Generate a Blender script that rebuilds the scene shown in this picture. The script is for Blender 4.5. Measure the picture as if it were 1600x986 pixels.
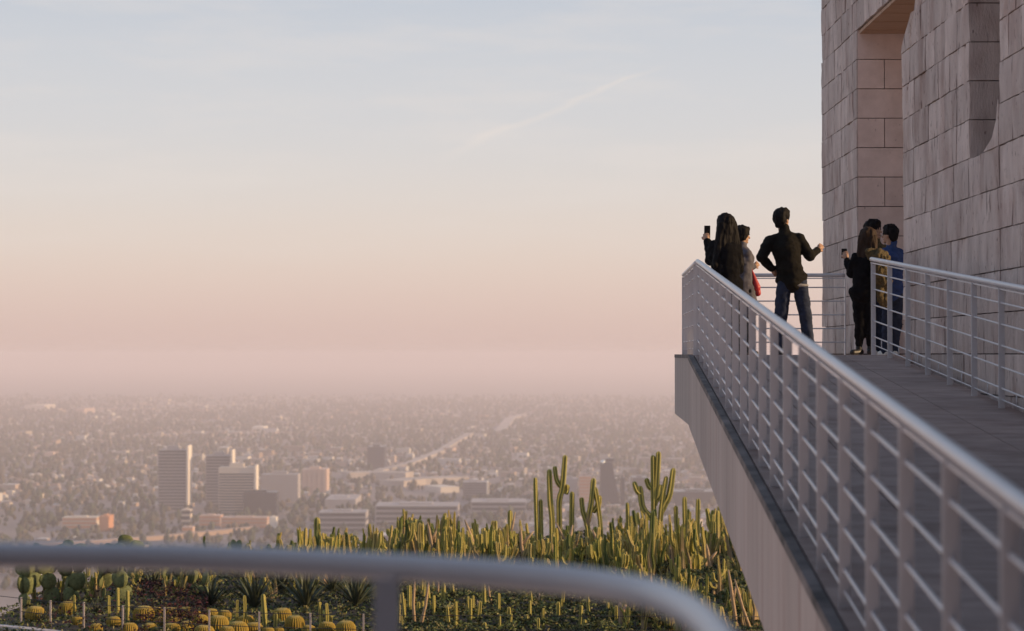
import bpy, bmesh, math, random
import numpy as np
from mathutils import Vector, Matrix, noise
R = math.radians
random.seed(7); rng = np.random.default_rng(7)
scene = bpy.context.scene
for o in list(bpy.data.objects): bpy.data.objects.remove(o)
C = scene.collection

# ------------------------------------------------------------------ camera
F = 3200.0; CX, CY, HZ = 800.0, 493.0, 553.0          # focal length in photo pixels, centre, horizon row
cam_d = bpy.data.cameras.new('camera'); cam = bpy.data.objects.new('camera', cam_d); C.objects.link(cam)
cam_d.sensor_width = 36; cam_d.lens = 36 * F / 1600
TILT = math.atan((HZ - CY) / F)
cam.location = (0, 0, 0); cam.rotation_euler = (R(90) + TILT, 0, 0)
cam_d.clip_start = 0.1; cam_d.clip_end = 90000
cam_d.dof.use_dof = True; cam_d.dof.focus_distance = 24.0; cam_d.dof.aperture_fstop = 2.5
scene.camera = cam

# ------------------------------------------------------------------ sky, sun, exposure
SUN_AZ, SUN_EL = R(95), R(14)                          # clockwise from the view axis
world = bpy.data.worlds.new('World'); scene.world = world; world.use_nodes = True
wt = world.node_tree; wt.nodes.clear()
def wn(t, **k):
    n = wt.nodes.new(t)
    for a, b in k.items(): setattr(n, a, b)
    return n
def lin(c):
    return tuple((x / 255 / 12.92) if x / 255 <= .04045 else ((x / 255 + .055) / 1.055) ** 2.4 for x in c)
def wmath(op, a, b=None, c=None, clamp=False):
    n = wn('ShaderNodeMath', operation=op, use_clamp=clamp)
    for i, v in enumerate((a, b, c)):
        if v is None: continue
        if isinstance(v, (int, float)): n.inputs[i].default_value = v
        else: wt.links.new(v, n.inputs[i])
    return n.outputs[0]
sky = wn('ShaderNodeTexSky', sky_type='NISHITA', sun_disc=False)
sky.sun_elevation = SUN_EL; sky.sun_rotation = SUN_AZ; sky.air_density = 1.2; sky.dust_density = 2.5; sky.ozone_density = 2.0
tc = wn('ShaderNodeTexCoord'); sep = wn('ShaderNodeSeparateXYZ'); wt.links.new(tc.outputs['Generated'], sep.inputs[0])
elev = wmath('MULTIPLY', sep.outputs['Z'], 1.0)
ramp = wn('ShaderNodeValToRGB'); ramp.color_ramp.interpolation = 'B_SPLINE'
stops = [(0.0, (222, 193, 184)), (.02, (231, 203, 192)), (.045, (236, 216, 203)), (.075, (232, 222, 215)),
         (.11, (222, 220, 221)), (.17, (209, 213, 221)), (.35, (170, 187, 210)), (1.0, (120, 150, 190))]
el = ramp.color_ramp.elements
while len(el) < len(stops): el.new(.5)
for e, (p, c) in zip(el, stops):
    e.position = p; e.color = (*lin(c), 1)
wt.links.new(elev, ramp.inputs[0])
# thin cirrus and one contrail, in the sky's own directions
mp = wn('ShaderNodeMapping'); mp.inputs['Scale'].default_value = (5, 5, 32); mp.inputs['Rotation'].default_value = (0, R(14), 0)
wt.links.new(tc.outputs['Generated'], mp.inputs[0])
nz = wn('ShaderNodeTexNoise'); nz.inputs['Scale'].default_value = 1.6; nz.inputs['Detail'].default_value = 6; nz.inputs['Roughness'].default_value = .62
wt.links.new(mp.outputs[0], nz.inputs['Vector'])
cl = wn('ShaderNodeMapRange'); cl.inputs[1].default_value = .46; cl.inputs[2].default_value = .78; cl.inputs[3].default_value = 0; cl.inputs[4].default_value = .5
wt.links.new(nz.outputs[0], cl.inputs[0])
def pdir(u, v):
    return (Matrix.Rotation(R(90) + TILT, 3, 'X') @ Vector(((u - CX) / F, (CY - v) / F, -1))).normalized()
da, db = pdir(690, 247), pdir(1045, 97)
nrm = da.cross(db).normalized(); mid = (da + db).normalized(); tan = (db - da).normalized(); half = (db - da).length / 2
def wdot(vec):
    n = wn('ShaderNodeVectorMath', operation='DOT_PRODUCT'); n.inputs[1].default_value = vec
    wt.links.new(tc.outputs['Generated'], n.inputs[0]); return n.outputs['Value']
along = wdot(tuple(tan)); across = wmath('ABSOLUTE', wmath('ADD', wdot(tuple(nrm)), wmath('MULTIPLY', wmath('SUBTRACT', nz.outputs[0], .5), .012)))
a01 = wmath('DIVIDE', along, half)                       # -1 .. 1 along the trail
width = wmath('MULTIPLY_ADD', a01, -.0010, .0022)
core = wmath('SUBTRACT', 1, wmath('DIVIDE', across, width), clamp=True)
fade = wmath('MULTIPLY', wmath('SUBTRACT', 1.05, wmath('ABSOLUTE', a01), clamp=True), 2.5, clamp=True)
front = wmath('GREATER_THAN', wdot(tuple(mid)), .5)
trail = wmath('MULTIPLY', wmath('MULTIPLY', wmath('MULTIPLY', core, fade), front), .42)
upper = wn('ShaderNodeMapRange'); upper.inputs[1].default_value = .03; upper.inputs[2].default_value = .09
wt.links.new(elev, upper.inputs[0])
cfac = wmath('ADD', wmath('MULTIPLY', cl.outputs[0], upper.outputs[0]), trail, clamp=True)
m2 = wn('ShaderNodeMix', data_type='RGBA'); m2.inputs[7].default_value = (*lin((238, 228, 222)), 1)
wt.links.new(cfac, m2.inputs[0]); wt.links.new(ramp.outputs[0], m2.inputs[6])
# the measured sky over the physical one (both in the same units: Background strength 0.1)
sc = wn('ShaderNodeVectorMath', operation='SCALE'); sc.inputs['Scale'].default_value = 10.0
wt.links.new(m2.outputs[2], sc.inputs[0])
m1 = wn('ShaderNodeMix', data_type='RGBA'); m1.inputs[0].default_value = .9
wt.links.new(sky.outputs[0], m1.inputs[6]); wt.links.new(sc.outputs[0], m1.inputs[7])
bg = wn('ShaderNodeBackground'); bg.inputs[1].default_value = 0.1
wt.links.new(m1.outputs[2], bg.inputs[0])
wo = wn('ShaderNodeOutputWorld'); wt.links.new(bg.outputs[0], wo.inputs[0])

sd = bpy.data.lights.new('sun', 'SUN'); sun = bpy.data.objects.new('sun', sd); C.objects.link(sun)
sd.energy = 5.0; sd.angle = R(.6); sd.color = (1, .68, .37)
to_sun = Vector((math.sin(SUN_AZ) * math.cos(SUN_EL), math.cos(SUN_AZ) * math.cos(SUN_EL), math.sin(SUN_EL)))
sun.rotation_euler = to_sun.to_track_quat('Z', 'Y').to_euler(); sun.location = (60, 0, 40)

vs = scene.view_settings; vs.view_transform = 'Standard'; vs.look = 'None'; vs.exposure = 0.0; vs.gamma = 1; vs.use_curve_mapping = False
scene.cycles.use_denoising = True
scene.cycles.max_bounces = 8; scene.cycles.volume_bounces = 5; scene.cycles.diffuse_bounces = 4

# ------------------------------------------------------------------ helpers
def P(u, v, d):
    """point seen at photo pixel (u, v) at distance d along the ground"""
    r = pdir(u, v); return r * (d / r.y)
def G(u, v, z):
    r = pdir(u, v); return r * (z / r.z)

_m = {}
def mat(name, col, rough=.8, var=.15, scale=8, bump=0., bscale=None, col2=None, stretch=(1, 1, 1), metal=0., spec=.5, attr=None, detail=5, coord='Object'):
    if name in _m: return _m[name]
    m = bpy.data.materials.new(name); m.use_nodes = True; nt = m.node_tree
    b = nt.nodes['Principled BSDF']; b.inputs['Roughness'].default_value = rough; b.inputs['Metallic'].default_value = metal
    b.inputs['Specular IOR Level'].default_value = spec
    tcn = nt.nodes.new('ShaderNodeTexCoord'); mpn = nt.nodes.new('ShaderNodeMapping'); mpn.inputs['Scale'].default_value = stretch
    if coord == 'World':
        g = nt.nodes.new('ShaderNodeNewGeometry'); nt.links.new(g.outputs['Position'], mpn.inputs[0])
    else: nt.links.new(tcn.outputs[coord], mpn.inputs[0])
    n = nt.nodes.new('ShaderNodeTexNoise'); n.inputs['Scale'].default_value = scale; n.inputs['Detail'].default_value = detail; n.inputs['Roughness'].default_value = .6
    nt.links.new(mpn.outputs[0], n.inputs['Vector'])
    mr = nt.nodes.new('ShaderNodeMapRange'); mr.inputs[1].default_value = .3; mr.inputs[2].default_value = .7
    nt.links.new(n.outputs[0], mr.inputs[0])
    mx = nt.nodes.new('ShaderNodeMix'); mx.data_type = 'RGBA'
    c2 = col2 or tuple(min(1, c * (1 + var)) for c in col); c1 = col if col2 else tuple(c * (1 - var) for c in col)
    mx.inputs[6].default_value = (*c1, 1); mx.inputs[7].default_value = (*c2, 1)
    nt.links.new(mr.outputs[0], mx.inputs[0])
    out = mx.outputs[2]
    if attr == 'Col':                                         # the thing's own colour, carried by the mesh
        at = nt.nodes.new('ShaderNodeVertexColor'); at.layer_name = 'Col'
        mm = nt.nodes.new('ShaderNodeMix'); mm.data_type = 'RGBA'; mm.blend_type = 'MULTIPLY'; mm.inputs[0].default_value = 1
        nt.links.new(out, mm.inputs[6]); nt.links.new(at.outputs[0], mm.inputs[7]); out = mm.outputs[2]
    elif attr:                                                # (name, other colour): mixes to another colour along an attribute
        at = nt.nodes.new('ShaderNodeAttribute'); at.attribute_name = attr[0]
        mm = nt.nodes.new('ShaderNodeMix'); mm.data_type = 'RGBA'; mm.inputs[7].default_value = (*attr[1], 1)
        nt.links.new(at.outputs['Fac'], mm.inputs[0]); nt.links.new(out, mm.inputs[6]); out = mm.outputs[2]
    nt.links.new(out, b.inputs['Base Color'])
    if bump:
        bn = nt.nodes.new('ShaderNodeBump'); bn.inputs['Strength'].default_value = 1; bn.inputs['Distance'].default_value = bump
        if bscale:
            n2 = nt.nodes.new('ShaderNodeTexNoise'); n2.inputs['Scale'].default_value = bscale; n2.inputs['Detail'].default_value = 6; n2.inputs['Roughness'].default_value = .65
            nt.links.new(mpn.outputs[0], n2.inputs['Vector']); nt.links.new(n2.outputs[0], bn.inputs['Height'])
        else: nt.links.new(n.outputs[0], bn.inputs['Height'])
        nt.links.new(bn.outputs[0], b.inputs['Normal'])
    _m[name] = m; return m

def link(name, me, parent=None, material=None, loc=None):
    o = bpy.data.objects.new(name, me); C.objects.link(o)
    if parent is not None: o.parent = parent
    if material is not None and me is not None and not me.materials: me.materials.append(material)
    if loc is not None: o.location = loc
    return o
def tag(o, label=None, cat=None, group=None, kind=None):
    if label: o['label'] = label
    if cat: o['category'] = cat
    if group: o['group'] = group
    if kind: o['kind'] = kind
    return o
def thing(name, label, cat, loc=(0, 0, 0), group=None):
    o = bpy.data.objects.new(name, None); C.objects.link(o); o.location = loc; o.empty_display_size = .2
    return tag(o, label, cat, group)
def copy_tree(o, parent=None):
    c = o.copy(); C.objects.link(c)
    if parent is not None: c.parent = parent
    for ch in list(o.children): copy_tree(ch, c)
    return c
def mesh(name, v, f, smooth=False):
    me = bpy.data.meshes.new(name); me.from_pydata([tuple(x) for x in v], [], f); me.update()
    if smooth: me.polygons.foreach_set('use_smooth', [True] * len(me.polygons))
    return me
def box_vf(x0, x1, y0, y1, z0, z1, b=0):
    v = [(x0, y0, z0), (x1, y0, z0), (x1, y1, z0), (x0, y1, z0), (x0, y0, z1), (x1, y0, z1), (x1, y1, z1), (x0, y1, z1)]
    f = [(0, 3, 2, 1), (4, 5, 6, 7), (0, 1, 5, 4), (1, 2, 6, 5), (2, 3, 7, 6), (3, 0, 4, 7)]
    return v, f
def box(name, x0, x1, y0, y1, z0, z1, parent=None, material=None, bevel=0):
    v, f = box_vf(x0, x1, y0, y1, z0, z1)
    me = mesh(name, v, f)
    if bevel:
        bm = bmesh.new(); bm.from_mesh(me); bmesh.ops.bevel(bm, geom=bm.edges[:], offset=bevel, segments=1, affect='EDGES'); bm.to_mesh(me); bm.free()
    return link(name, me, parent, material)
def prism(name, plan, z0, z1, parent=None, material=None, bevel=0):
    """plan: (x, y) polygon counter-clockwise; z0/z1 numbers or functions of (x, y)"""
    n = len(plan); a = z0 if callable(z0) else (lambda x, y: z0); b = z1 if callable(z1) else (lambda x, y: z1)
    v = [(x, y, a(x, y)) for x, y in plan] + [(x, y, b(x, y)) for x, y in plan]
    f = [tuple(reversed(range(n))), tuple(range(n, 2 * n))] + [(i, (i + 1) % n, n + (i + 1) % n, n + i) for i in range(n)]
    me = mesh(name, v, f)
    if bevel:
        bm = bmesh.new(); bm.from_mesh(me); bmesh.ops.bevel(bm, geom=bm.edges[:], offset=bevel, segments=1, affect='EDGES'); bm.to_mesh(me); bm.free()
    return link(name, me, parent, material)
def tube_vf(pts, rad, n=10, caps=True):
    pts = [Vector(p) for p in pts]; rad = rad if isinstance(rad, (list, tuple)) else [rad] * len(pts)
    v, f = [], []; up = None
    for i, p in enumerate(pts):
        t = (pts[min(i + 1, len(pts) - 1)] - pts[max(i - 1, 0)]).normalized()
        if up is None:
            up = Vector((0, 0, 1)) if abs(t.z) < .9 else Vector((1, 0, 0))
        up = (up - t * up.dot(t)).normalized(); s = t.cross(up)
        for k in range(n):
            a = 2 * math.pi * k / n; v.append(p + (s * math.cos(a) + up * math.sin(a)) * rad[i])
    for i in range(len(pts) - 1):
        for k in range(n):
            k2 = (k + 1) % n; f.append((i * n + k, i * n + k2, (i + 1) * n + k2, (i + 1) * n + k))
    if caps: f.append(tuple(reversed(range(n)))); f.append(tuple(range((len(pts) - 1) * n, len(pts) * n)))
    return v, f
def tube(name, pts, rad, parent=None, material=None, n=10):
    v, f = tube_vf(pts, rad, n); return link(name, mesh(name, v, f, True), parent, material)
def smooth_path(pts, k=6):
    pts = [Vector(p) for p in pts]; out = []
    for i in range(len(pts) - 1):
        p0, p1, p2, p3 = pts[max(i - 1, 0)], pts[i], pts[i + 1], pts[min(i + 2, len(pts) - 1)]
        for j in range(k):
            t = j / k; out.append(.5 * ((2 * p1) + (p2 - p0) * t + (2 * p0 - 5 * p1 + 4 * p2 - p3) * t * t + (3 * p1 - p0 - 3 * p2 + p3) * t ** 3))
    out.append(pts[-1]); return out

# ------------------------------------------------------------------ materials
M_stone = mat('cleft travertine', (.44, .36, .33), .9, 0, 2.2, .012, 26, (.66, .56, .515), (2, 2, .6), coord='World')
def add_crevices(m, sc=(9, 9, .8), dark=.35, lo=.60, hi=.74):
    nt = m.node_tree; b = nt.nodes['Principled BSDF']; src = b.inputs['Base Color'].links[0].from_socket
    g = nt.nodes.new('ShaderNodeNewGeometry'); mp_ = nt.nodes.new('ShaderNodeMapping'); mp_.inputs['Scale'].default_value = sc; nt.links.new(g.outputs['Position'], mp_.inputs[0])
    n = nt.nodes.new('ShaderNodeTexNoise'); n.inputs['Scale'].default_value = 1; n.inputs['Detail'].default_value = 4; nt.links.new(mp_.outputs[0], n.inputs['Vector'])
    r_ = nt.nodes.new('ShaderNodeMapRange'); r_.inputs[1].default_value = lo; r_.inputs[2].default_value = hi; nt.links.new(n.outputs[0], r_.inputs[0])
    mm = nt.nodes.new('ShaderNodeMix'); mm.data_type = 'RGBA'; mm.blend_type = 'MULTIPLY'; mm.inputs[7].default_value = (dark, dark * .92, dark * .9, 1)
    nt.links.new(r_.outputs[0], mm.inputs[0]); nt.links.new(src, mm.inputs[6]); nt.links.new(mm.outputs[2], b.inputs['Base Color'])
add_crevices(M_stone, (15, 15, 2.4), .42, .625, .70)
add_crevices(M_stone, (2.3, 2.3, 1.2), .80, .50, .66)
add_crevices(M_stone, (26, 26, 10), .5, .64, .70)
def block_tone(m, amt=.13):
    nt = m.node_tree; b = nt.nodes['Principled BSDF']; src = b.inputs['Base Color'].links[0].from_socket
    oi = nt.nodes.new('ShaderNodeObjectInfo'); r_ = nt.nodes.new('ShaderNodeMapRange'); r_.inputs[3].default_value = 1 - amt; r_.inputs[4].default_value = 1 + amt; nt.links.new(oi.outputs['Random'], r_.inputs[0])
    mm = nt.nodes.new('ShaderNodeVectorMath'); mm.operation = 'SCALE'; nt.links.new(src, mm.inputs[0]); nt.links.new(r_.outputs[0], mm.inputs['Scale']); nt.links.new(mm.outputs[0], b.inputs['Base Color'])
block_tone(M_stone)
M_smooth = mat('sawn travertine', (.60, .475, .43), .8, 0, 5, .004, 60, (.74, .60, .55), (1, 1, 1), coord='World')
add_crevices(M_smooth, (22, 22, 14), .5, .66, .74)
block_tone(M_smooth, .07)
M_core = mat('dark joint mortar', (.06, .05, .048), .95, .2, 5)  # dark mortar behind the open joints
M_soffit = mat('warm soffit board', (.42, .26, .17), .7, .12, 3, stretch=(1, 12, 1))
M_white = mat('white painted steel', (.60, .585, .60), .32, .05, 3, coord='World')
M_conc = mat('pale board-marked concrete', (.35, .30, .275), .85, 0, 3, .003, 40, (.45, .39, .36), (1, .8, .08), coord='World')
add_crevices(M_conc, (6, 6, .25), .84, .54, .68)
block_tone(M_conc, .06)
M_curb = mat('weathered dark curb', (.035, .032, .033), .8, 0, 2.5, .004, 60, (.21, .185, .18), coord='World')
M_pave = mat('grey paving stone', (.235, .172, .152), .65, 0, 3, .004, 45, (.37, .28, .25), (1, 2.2, 1), coord='World')
add_crevices(M_pave, (1.6, 1.6, 1), .7, .5, .7)
block_tone(M_pave, .1)
M_soil = mat('dry garden soil', (.03, .024, .02), .95, 0, 1.5, .03, 9, (.065, .05, .038), coord='World')
M_hill = mat('scrub hillside', (.05, .052, .03), .95, .3, .05, coord='World')
M_plain = mat('hazy city ground', (.15, .125, .12), .95, 0, .012, 0, None, (.27, .225, .21), coord='World', detail=8)

# ------------------------------------------------------------------ the setting: city plain, hill, garden bed
ZC = -185.0
plain = link('ground', mesh('ground', [(-16000, 250, ZC), (16000, 250, ZC), (16000, 30000, ZC), (-16000, 30000, ZC)], [(0, 1, 2, 3)]), None, M_plain); tag(plain, kind='structure')

ZG = -4.6
edge_px = [(-60, 33.5), (0, 36.6), (50, 38.6), (120, 41), (250, 44.5), (450, 47.5), (700, 50), (1000, 51.5), (1250, 51)]
rim = [((u - CX) / F * d, d) for u, d in edge_px]
front = [(10, 31.6), (4, 31.5), (-2.2, 31.7), (-5.6, 32.5), (-7.6, 33.3), (-8.5, 33.0)]
plan = [(12, 48)] + list(reversed(rim)) + list(reversed(front))
garden_plan = plan
# grid garden surface with low mounds
def in_poly(x, y, poly):
    c = False; j = len(poly) - 1
    for i in range(len(poly)):
        xi, yi = poly[i]; xj, yj = poly[j]
        if (yi > y) != (yj > y) and x < (xj - xi) * (y - yi) / (yj - yi) + xi: c = not c
        j = i
    return c
def gz(x, y):
    return ZG + .10 * noise.noise(Vector((x * .35, y * .35, 2))) + .04 * noise.noise(Vector((x * 1.3, y * 1.3, 5)))
bm = bmesh.new()
vs_ = {}
nx, ny = 60, 60
for i in range(nx + 1):
    for j in range(ny + 1):
        x = -12 + 26 * i / nx; y = 30 + 24 * j / ny
        vs_[i, j] = bm.verts.new((x, y, gz(x, y)))
for i in range(nx):
    for j in range(ny):
        x = -12 + 26 * (i + .5) / nx; y = 30 + 24 * (j + .5) / ny
        if in_poly(x, y, plan): bm.faces.new((vs_[i, j], vs_[i + 1, j], vs_[i + 1, j + 1], vs_[i, j + 1]))
for v in [v for v in bm.verts if not v.link_faces]: bm.verts.remove(v)
me = bpy.data.meshes.new('garden_bed'); bm.to_mesh(me); bm.free()
bed = link('garden_bed', me, None, M_soil); tag(bed, kind='structure')
base = prism('garden_terrace', plan, ZG - 3.5, ZG - .22, None, M_soil); tag(base, kind='structure')
# hillside falling from the garden to the plain
hv, hf = [], []
prof = [(20, -9), (60, -14), (120, -35), (300, -95), (700, -165), (1000, -184), (1200, -186.5)]
for (d, z) in prof:
    for k in range(25):
        x = (-1 + k / 12) * (120 + d * .6); hv.append((x, d, z + (3 * noise.noise(Vector((x * .02, d * .02, 0))) if 20 < d < 1000 else 0)))
for a in range(len(prof) - 1):
    for k in range(24): hf.append((a * 25 + k, a * 25 + k + 1, a * 25 + 26 + k, a * 25 + 25 + k))
tag(link('hillside', mesh('hillside', hv, hf, True), None, M_hill), kind='structure')

# ------------------------------------------------------------------ ramp, platform, terrace
SL = .0803; D0 = 22.8                                     # ramp slope; distance of its top
def XL(d): return .04375 * d + 1.071                      # the line of the left railing
XR = 4.13                                                 # the right railing
def rz(d): return -.012 if d >= D0 else -.012 - SL * (D0 - d)
ramp_o = thing('ramp', None, None); tag(ramp_o, kind='structure')
DN = 1.0
prism('deck', [(XL(DN) - .09, DN), (XR + .08, DN), (XR + .08, D0), (XL(D0) - .09, D0)], lambda x, y: rz(y) - .76, lambda x, y: rz(y) - .06, ramp_o, M_conc)
step = .917; lanes = 4
k = 0; d = D0
while d > DN + .5:
    d1 = d; d0_ = d - step
    for j in range(lanes):
        def xat(dd, t): a = XL(dd) - .045; return a + (XR + .1 - a) * t
        g = .004
        t0, t1 = j / lanes, (j + 1) / lanes
        prism('paving_slab', [(xat(d0_, t0) + g, d0_ + g), (xat(d0_, t1) - g, d0_ + g), (xat(d1, t1) - g, d1 - g), (xat(d1, t0) + g, d1 - g)],
              lambda x, y: rz(y) - .055, lambda x, y: rz(y) - random.uniform(0, .0015), ramp_o, M_pave)
    for h in range(2):
        a0, a1 = d0_ + step / 2 * h + .004, d0_ + step / 2 * (h + 1) - .004
        prism('curb_stone', [(XL(a0) - .112, a0), (XL(a0) - .055, a0), (XL(a1) - .055, a1), (XL(a1) - .112, a1)], lambda x, y: rz(y) - .05, lambda x, y: rz(y) + .004, ramp_o, M_curb)
    prism('side_panel', [(XL(d0_) - .108, d0_ + .003), (XL(d0_) - .092, d0_ + .003), (XL(d1) - .092, d1 - .003), (XL(d1) - .108, d1 - .003)],
          lambda x, y: rz(y) - .775, lambda x, y: rz(y) - .052, ramp_o, M_conc)
    d -= step
plat = thing('platform', None, None); tag(plat, kind='structure')
DF = 27.0                                                 # far edge of the platform
prism('deck', [(XL(D0) - .09, D0 + .002), (9.5, D0 + .002 + .8), (9.5, DF), (XL(DF) - .09, DF)], -.76, -.07, plat, M_conc)
for i in range(5):
    a0 = D0 + (DF - D0) * i / 5; a1 = D0 + (DF - D0) * (i + 1) / 5
    for j in range(5):
        xs = lambda dd, t: XL(dd) - .045 + (8.8 - XL(dd)) * t
        prism('paving_slab', [(xs(a0, j / 5) + .004, a0 + .004), (xs(a0, (j + 1) / 5) - .004, a0 + .004), (xs(a1, (j + 1) / 5) - .004, a1 - .004), (xs(a1, j / 5) + .004, a1 - .004)], -.066, -.012, plat, M_smooth)
    prism('side_panel', [(XL(a0) - .108, a0 + .003), (XL(a0) - .092, a0 + .003), (XL(a1) - .092, a1 - .003), (XL(a1) - .108, a1 - .003)], -.785, -.05, plat, M_conc)
    prism('curb_stone', [(XL(a0) - .112, a0 + .003), (XL(a0) - .055, a0 + .003), (XL(a1) - .055, a1 - .003), (XL(a1) - .112, a1 - .003)], -.048, -.006, plat, M_curb)
tag(prism('bounce_floor', [(9.6, 12), (24, 12), (24, 26.9), (9.6, 26.9)], -.6, -.016, None, M_smooth), kind='structure')  # unseen sunlit floor added to bounce light onto soffit and jamb
box('end_panel', XL(DF) - .1, 4.3, DF + .002, DF + .03, -.785, -.02, plat, M_conc)
# the terrace the photographer stands on
fr_px = [(-420, 866), (-50, 867), (300, 872), (590, 885), (850, 903), (988, 922), (1058, 945), (1108, 980), (1156, 1045), (1190, 1130), (1240, 1300)]
ZR = -.44
fr = [G(u, v, ZR) for u, v in fr_px]
terr_plan = [(-9, -8), (1.0, -8)] + [(p.x + .02, p.y + .1) for p in reversed(fr)] + [(-9, 4.7)]
tag(prism('terrace', terr_plan, -2.2, -1.53, None, M_pave), kind='structure')

# ------------------------------------------------------------------ railings
BARS = [.885, .705, .525, .345, .165]
def post_mesh(h, w=.052, t=.014):
    v, f = box_vf(-w / 2, w / 2, -t / 2, t / 2, -.05, h); return mesh('post', v, f)
def railing(name, label, path, floor, posts, H=1.07, group=None, flip=False, cut=0., toe=True, rr=.0255, spacers=False):
    """path: function s -> (x, y) ; posts: list of s ; floor: function s -> z"""
    r = thing(name, label, 'railing', (path(posts[0])[0], path(posts[0])[1], floor(posts[0])), group)
    o = Vector(r.location)
    ss = sorted(set(posts)); lo, hi = ss[0] - cut, ss[-1] + cut
    seg = [lo + (hi - lo) * i / 24 for i in range(25)]
    def pt(s, h): x, y = path(s); return Vector((x, y, floor(s) + h)) - o
    tube('top_rail', [pt(s, H - rr) for s in seg], rr, r, M_white, 14)
    a, f = [], []
    for i, s in enumerate(seg):                           # flat strip under the handrail
        p = pt(s, H - 2 * rr - .022); x1, y1 = path(s + .01); x0, y0 = path(s - .01); t = Vector((x1 - x0, y1 - y0, 0)).normalized(); n = Vector((t.y, -t.x, 0))
        a += [p - n * .014, p + n * .014, p + n * .014 + Vector((0, 0, .012)), p - n * .014 + Vector((0, 0, .012))]
        if i: b = 4 * i; f += [(b - 4 + k, b - 4 + (k + 1) % 4, b + (k + 1) % 4, b + k) for k in range(4)]
    link('rail_strip', mesh('rail_strip', a, f), r, M_white)
    for h in BARS: tube('bar', [pt(s, h) for s in seg], .0085, r, M_white, 8)
    if toe: tube('toe_bar', [pt(s, .07) for s in seg], .006, r, M_white, 6)
    pm = post_mesh(H - 2 * rr - .01)
    for i, s in enumerate(ss):
        x1, y1 = path(s + .01); x0, y0 = path(s - .01)
        q = link('post', pm, r, M_white, pt(s, 0)); q.rotation_euler.z = math.atan2(y1 - y0, x1 - x0) - R(90)
        if spacers and i < len(ss) - 1:
            m_ = (s + ss[i + 1]) / 2; tube('spacer', [pt(m_, .07), pt(m_, .165)], .006, r, M_white, 6)
    return r
railing('ramp_railing', 'long white steel railing climbing the left edge of the ramp', lambda s: (XL(s), s), rz, [D0 - step * k for k in range(23)], cut=.03)
railing('platform_railing', 'short level white railing at the platform edge left of the phone woman', lambda s: (XL(s), s), lambda s: -.012,
        [D0 + .55 + .82 * i for i in range(5)], cut=.12)
XF0, XF1 = XL(DF) + .06, 4.37
railing('end_railing', 'white railing across the far end of the platform behind the man', lambda s: (s, DF - .12), lambda s: -.012,
        [XF0 + (XF1 - XF0) * i / 2 for i in (0, 2)], toe=False)
railing('right_railing', 'white railing along the right side of the ramp beside the stone wall', lambda s: (XR, s), lambda s: -.012 - SL * (D0 - s), [23.4 - 1.02 * i for i in range(18)], cut=.1, spacers=True)
# foreground railing, out of focus
r = thing('terrace_railing', 'blurred curved grey handrail in the near foreground with one post', 'railing', (fr[3].x, fr[3].y, -1.53))
o = Vector(r.location); sp = smooth_path(fr, 8)
tube('top_rail', [p - o for p in sp], .029, r, M_white, 16)
for h in (.2, .4, .6, .8): tube('bar', [p - o - Vector((0, 0, h)) for p in sp], .009, r, M_white, 8)
for p in (P(604, 886, sp[26].y), fr[0], P(-60, 867, fr[1].y), fr[-2], fr[-1]):
    q = link('post', post_mesh(1.07), r, M_white, Vector((p.x, p.y, -1.53)) - o)

# ------------------------------------------------------------------ stone building
XW = 4.47; CH = .382
bld = thing('stone_building', 'rough travertine building with open doorway and upper window opening', 'building', (XW, 20, 0))
bo = Vector(bld.location)
def rel(v): return [(x - bo.x, y - bo.y, z - bo.z) for x, y, z in v]
def part_box(name, x0, x1, y0, y1, z0, z1, m=M_core):
    v, f = box_vf(x0, x1, y0, y1, z0, z1); return link(name, mesh(name, rel(v), f), bld, m)
IN = XW + .05; XB = 7.0; HT = 12.0
pier_a = part_box('pier', IN, XB, 26.55, 29.48, -9, 11 * CH - .01)
pier_b = part_box('pier', IN, XB, 20.06, 23.34, -9, 3.43)
pier_b2 = part_box('pier', IN + .02, XB, 20.07, 22.1, 3.432, 11 * CH - .01)
sillw = part_box('pier', IN, XB, 18.75, 20.055, -9, 5 * CH - .02)
pier_c = part_box('pier', IN, XB, -45, 18.745, -9, 11 * CH - .01)
part_box('jamb_sun_block', XB + .01, XB + .5, 25.2, 26.5, -.8, 11 * CH - .01, M_smooth)  # unseen column added to block direct sun on the doorway jamb
upper = part_box('upper_wall', IN, XB, -45, 29.48, 11 * CH, HT)
part_box('window_sun_block', XW + .9, XW + 1.0, 18.76, 20.04, 5 * CH, 11 * CH - .012, M_stone)  # unseen back wall added to keep sun off the window jamb
rear = tag(thing('rear_shade_wall', 'unseen stone wall added behind the camera to shade the railings', 'building', (-4, -5.5, -1.5)))  # wall added out of view; darkens the camera-facing rails and posts
v, f = box_vf(-24, 8.3, -6, 0, 0, 15); link('wall', mesh('wall', v, f), rear, M_stone)
def bl_noise(p, seed): return noise.noise(Vector((p[0] * 2.2, p[1] * 2.2, seed)))
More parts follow.
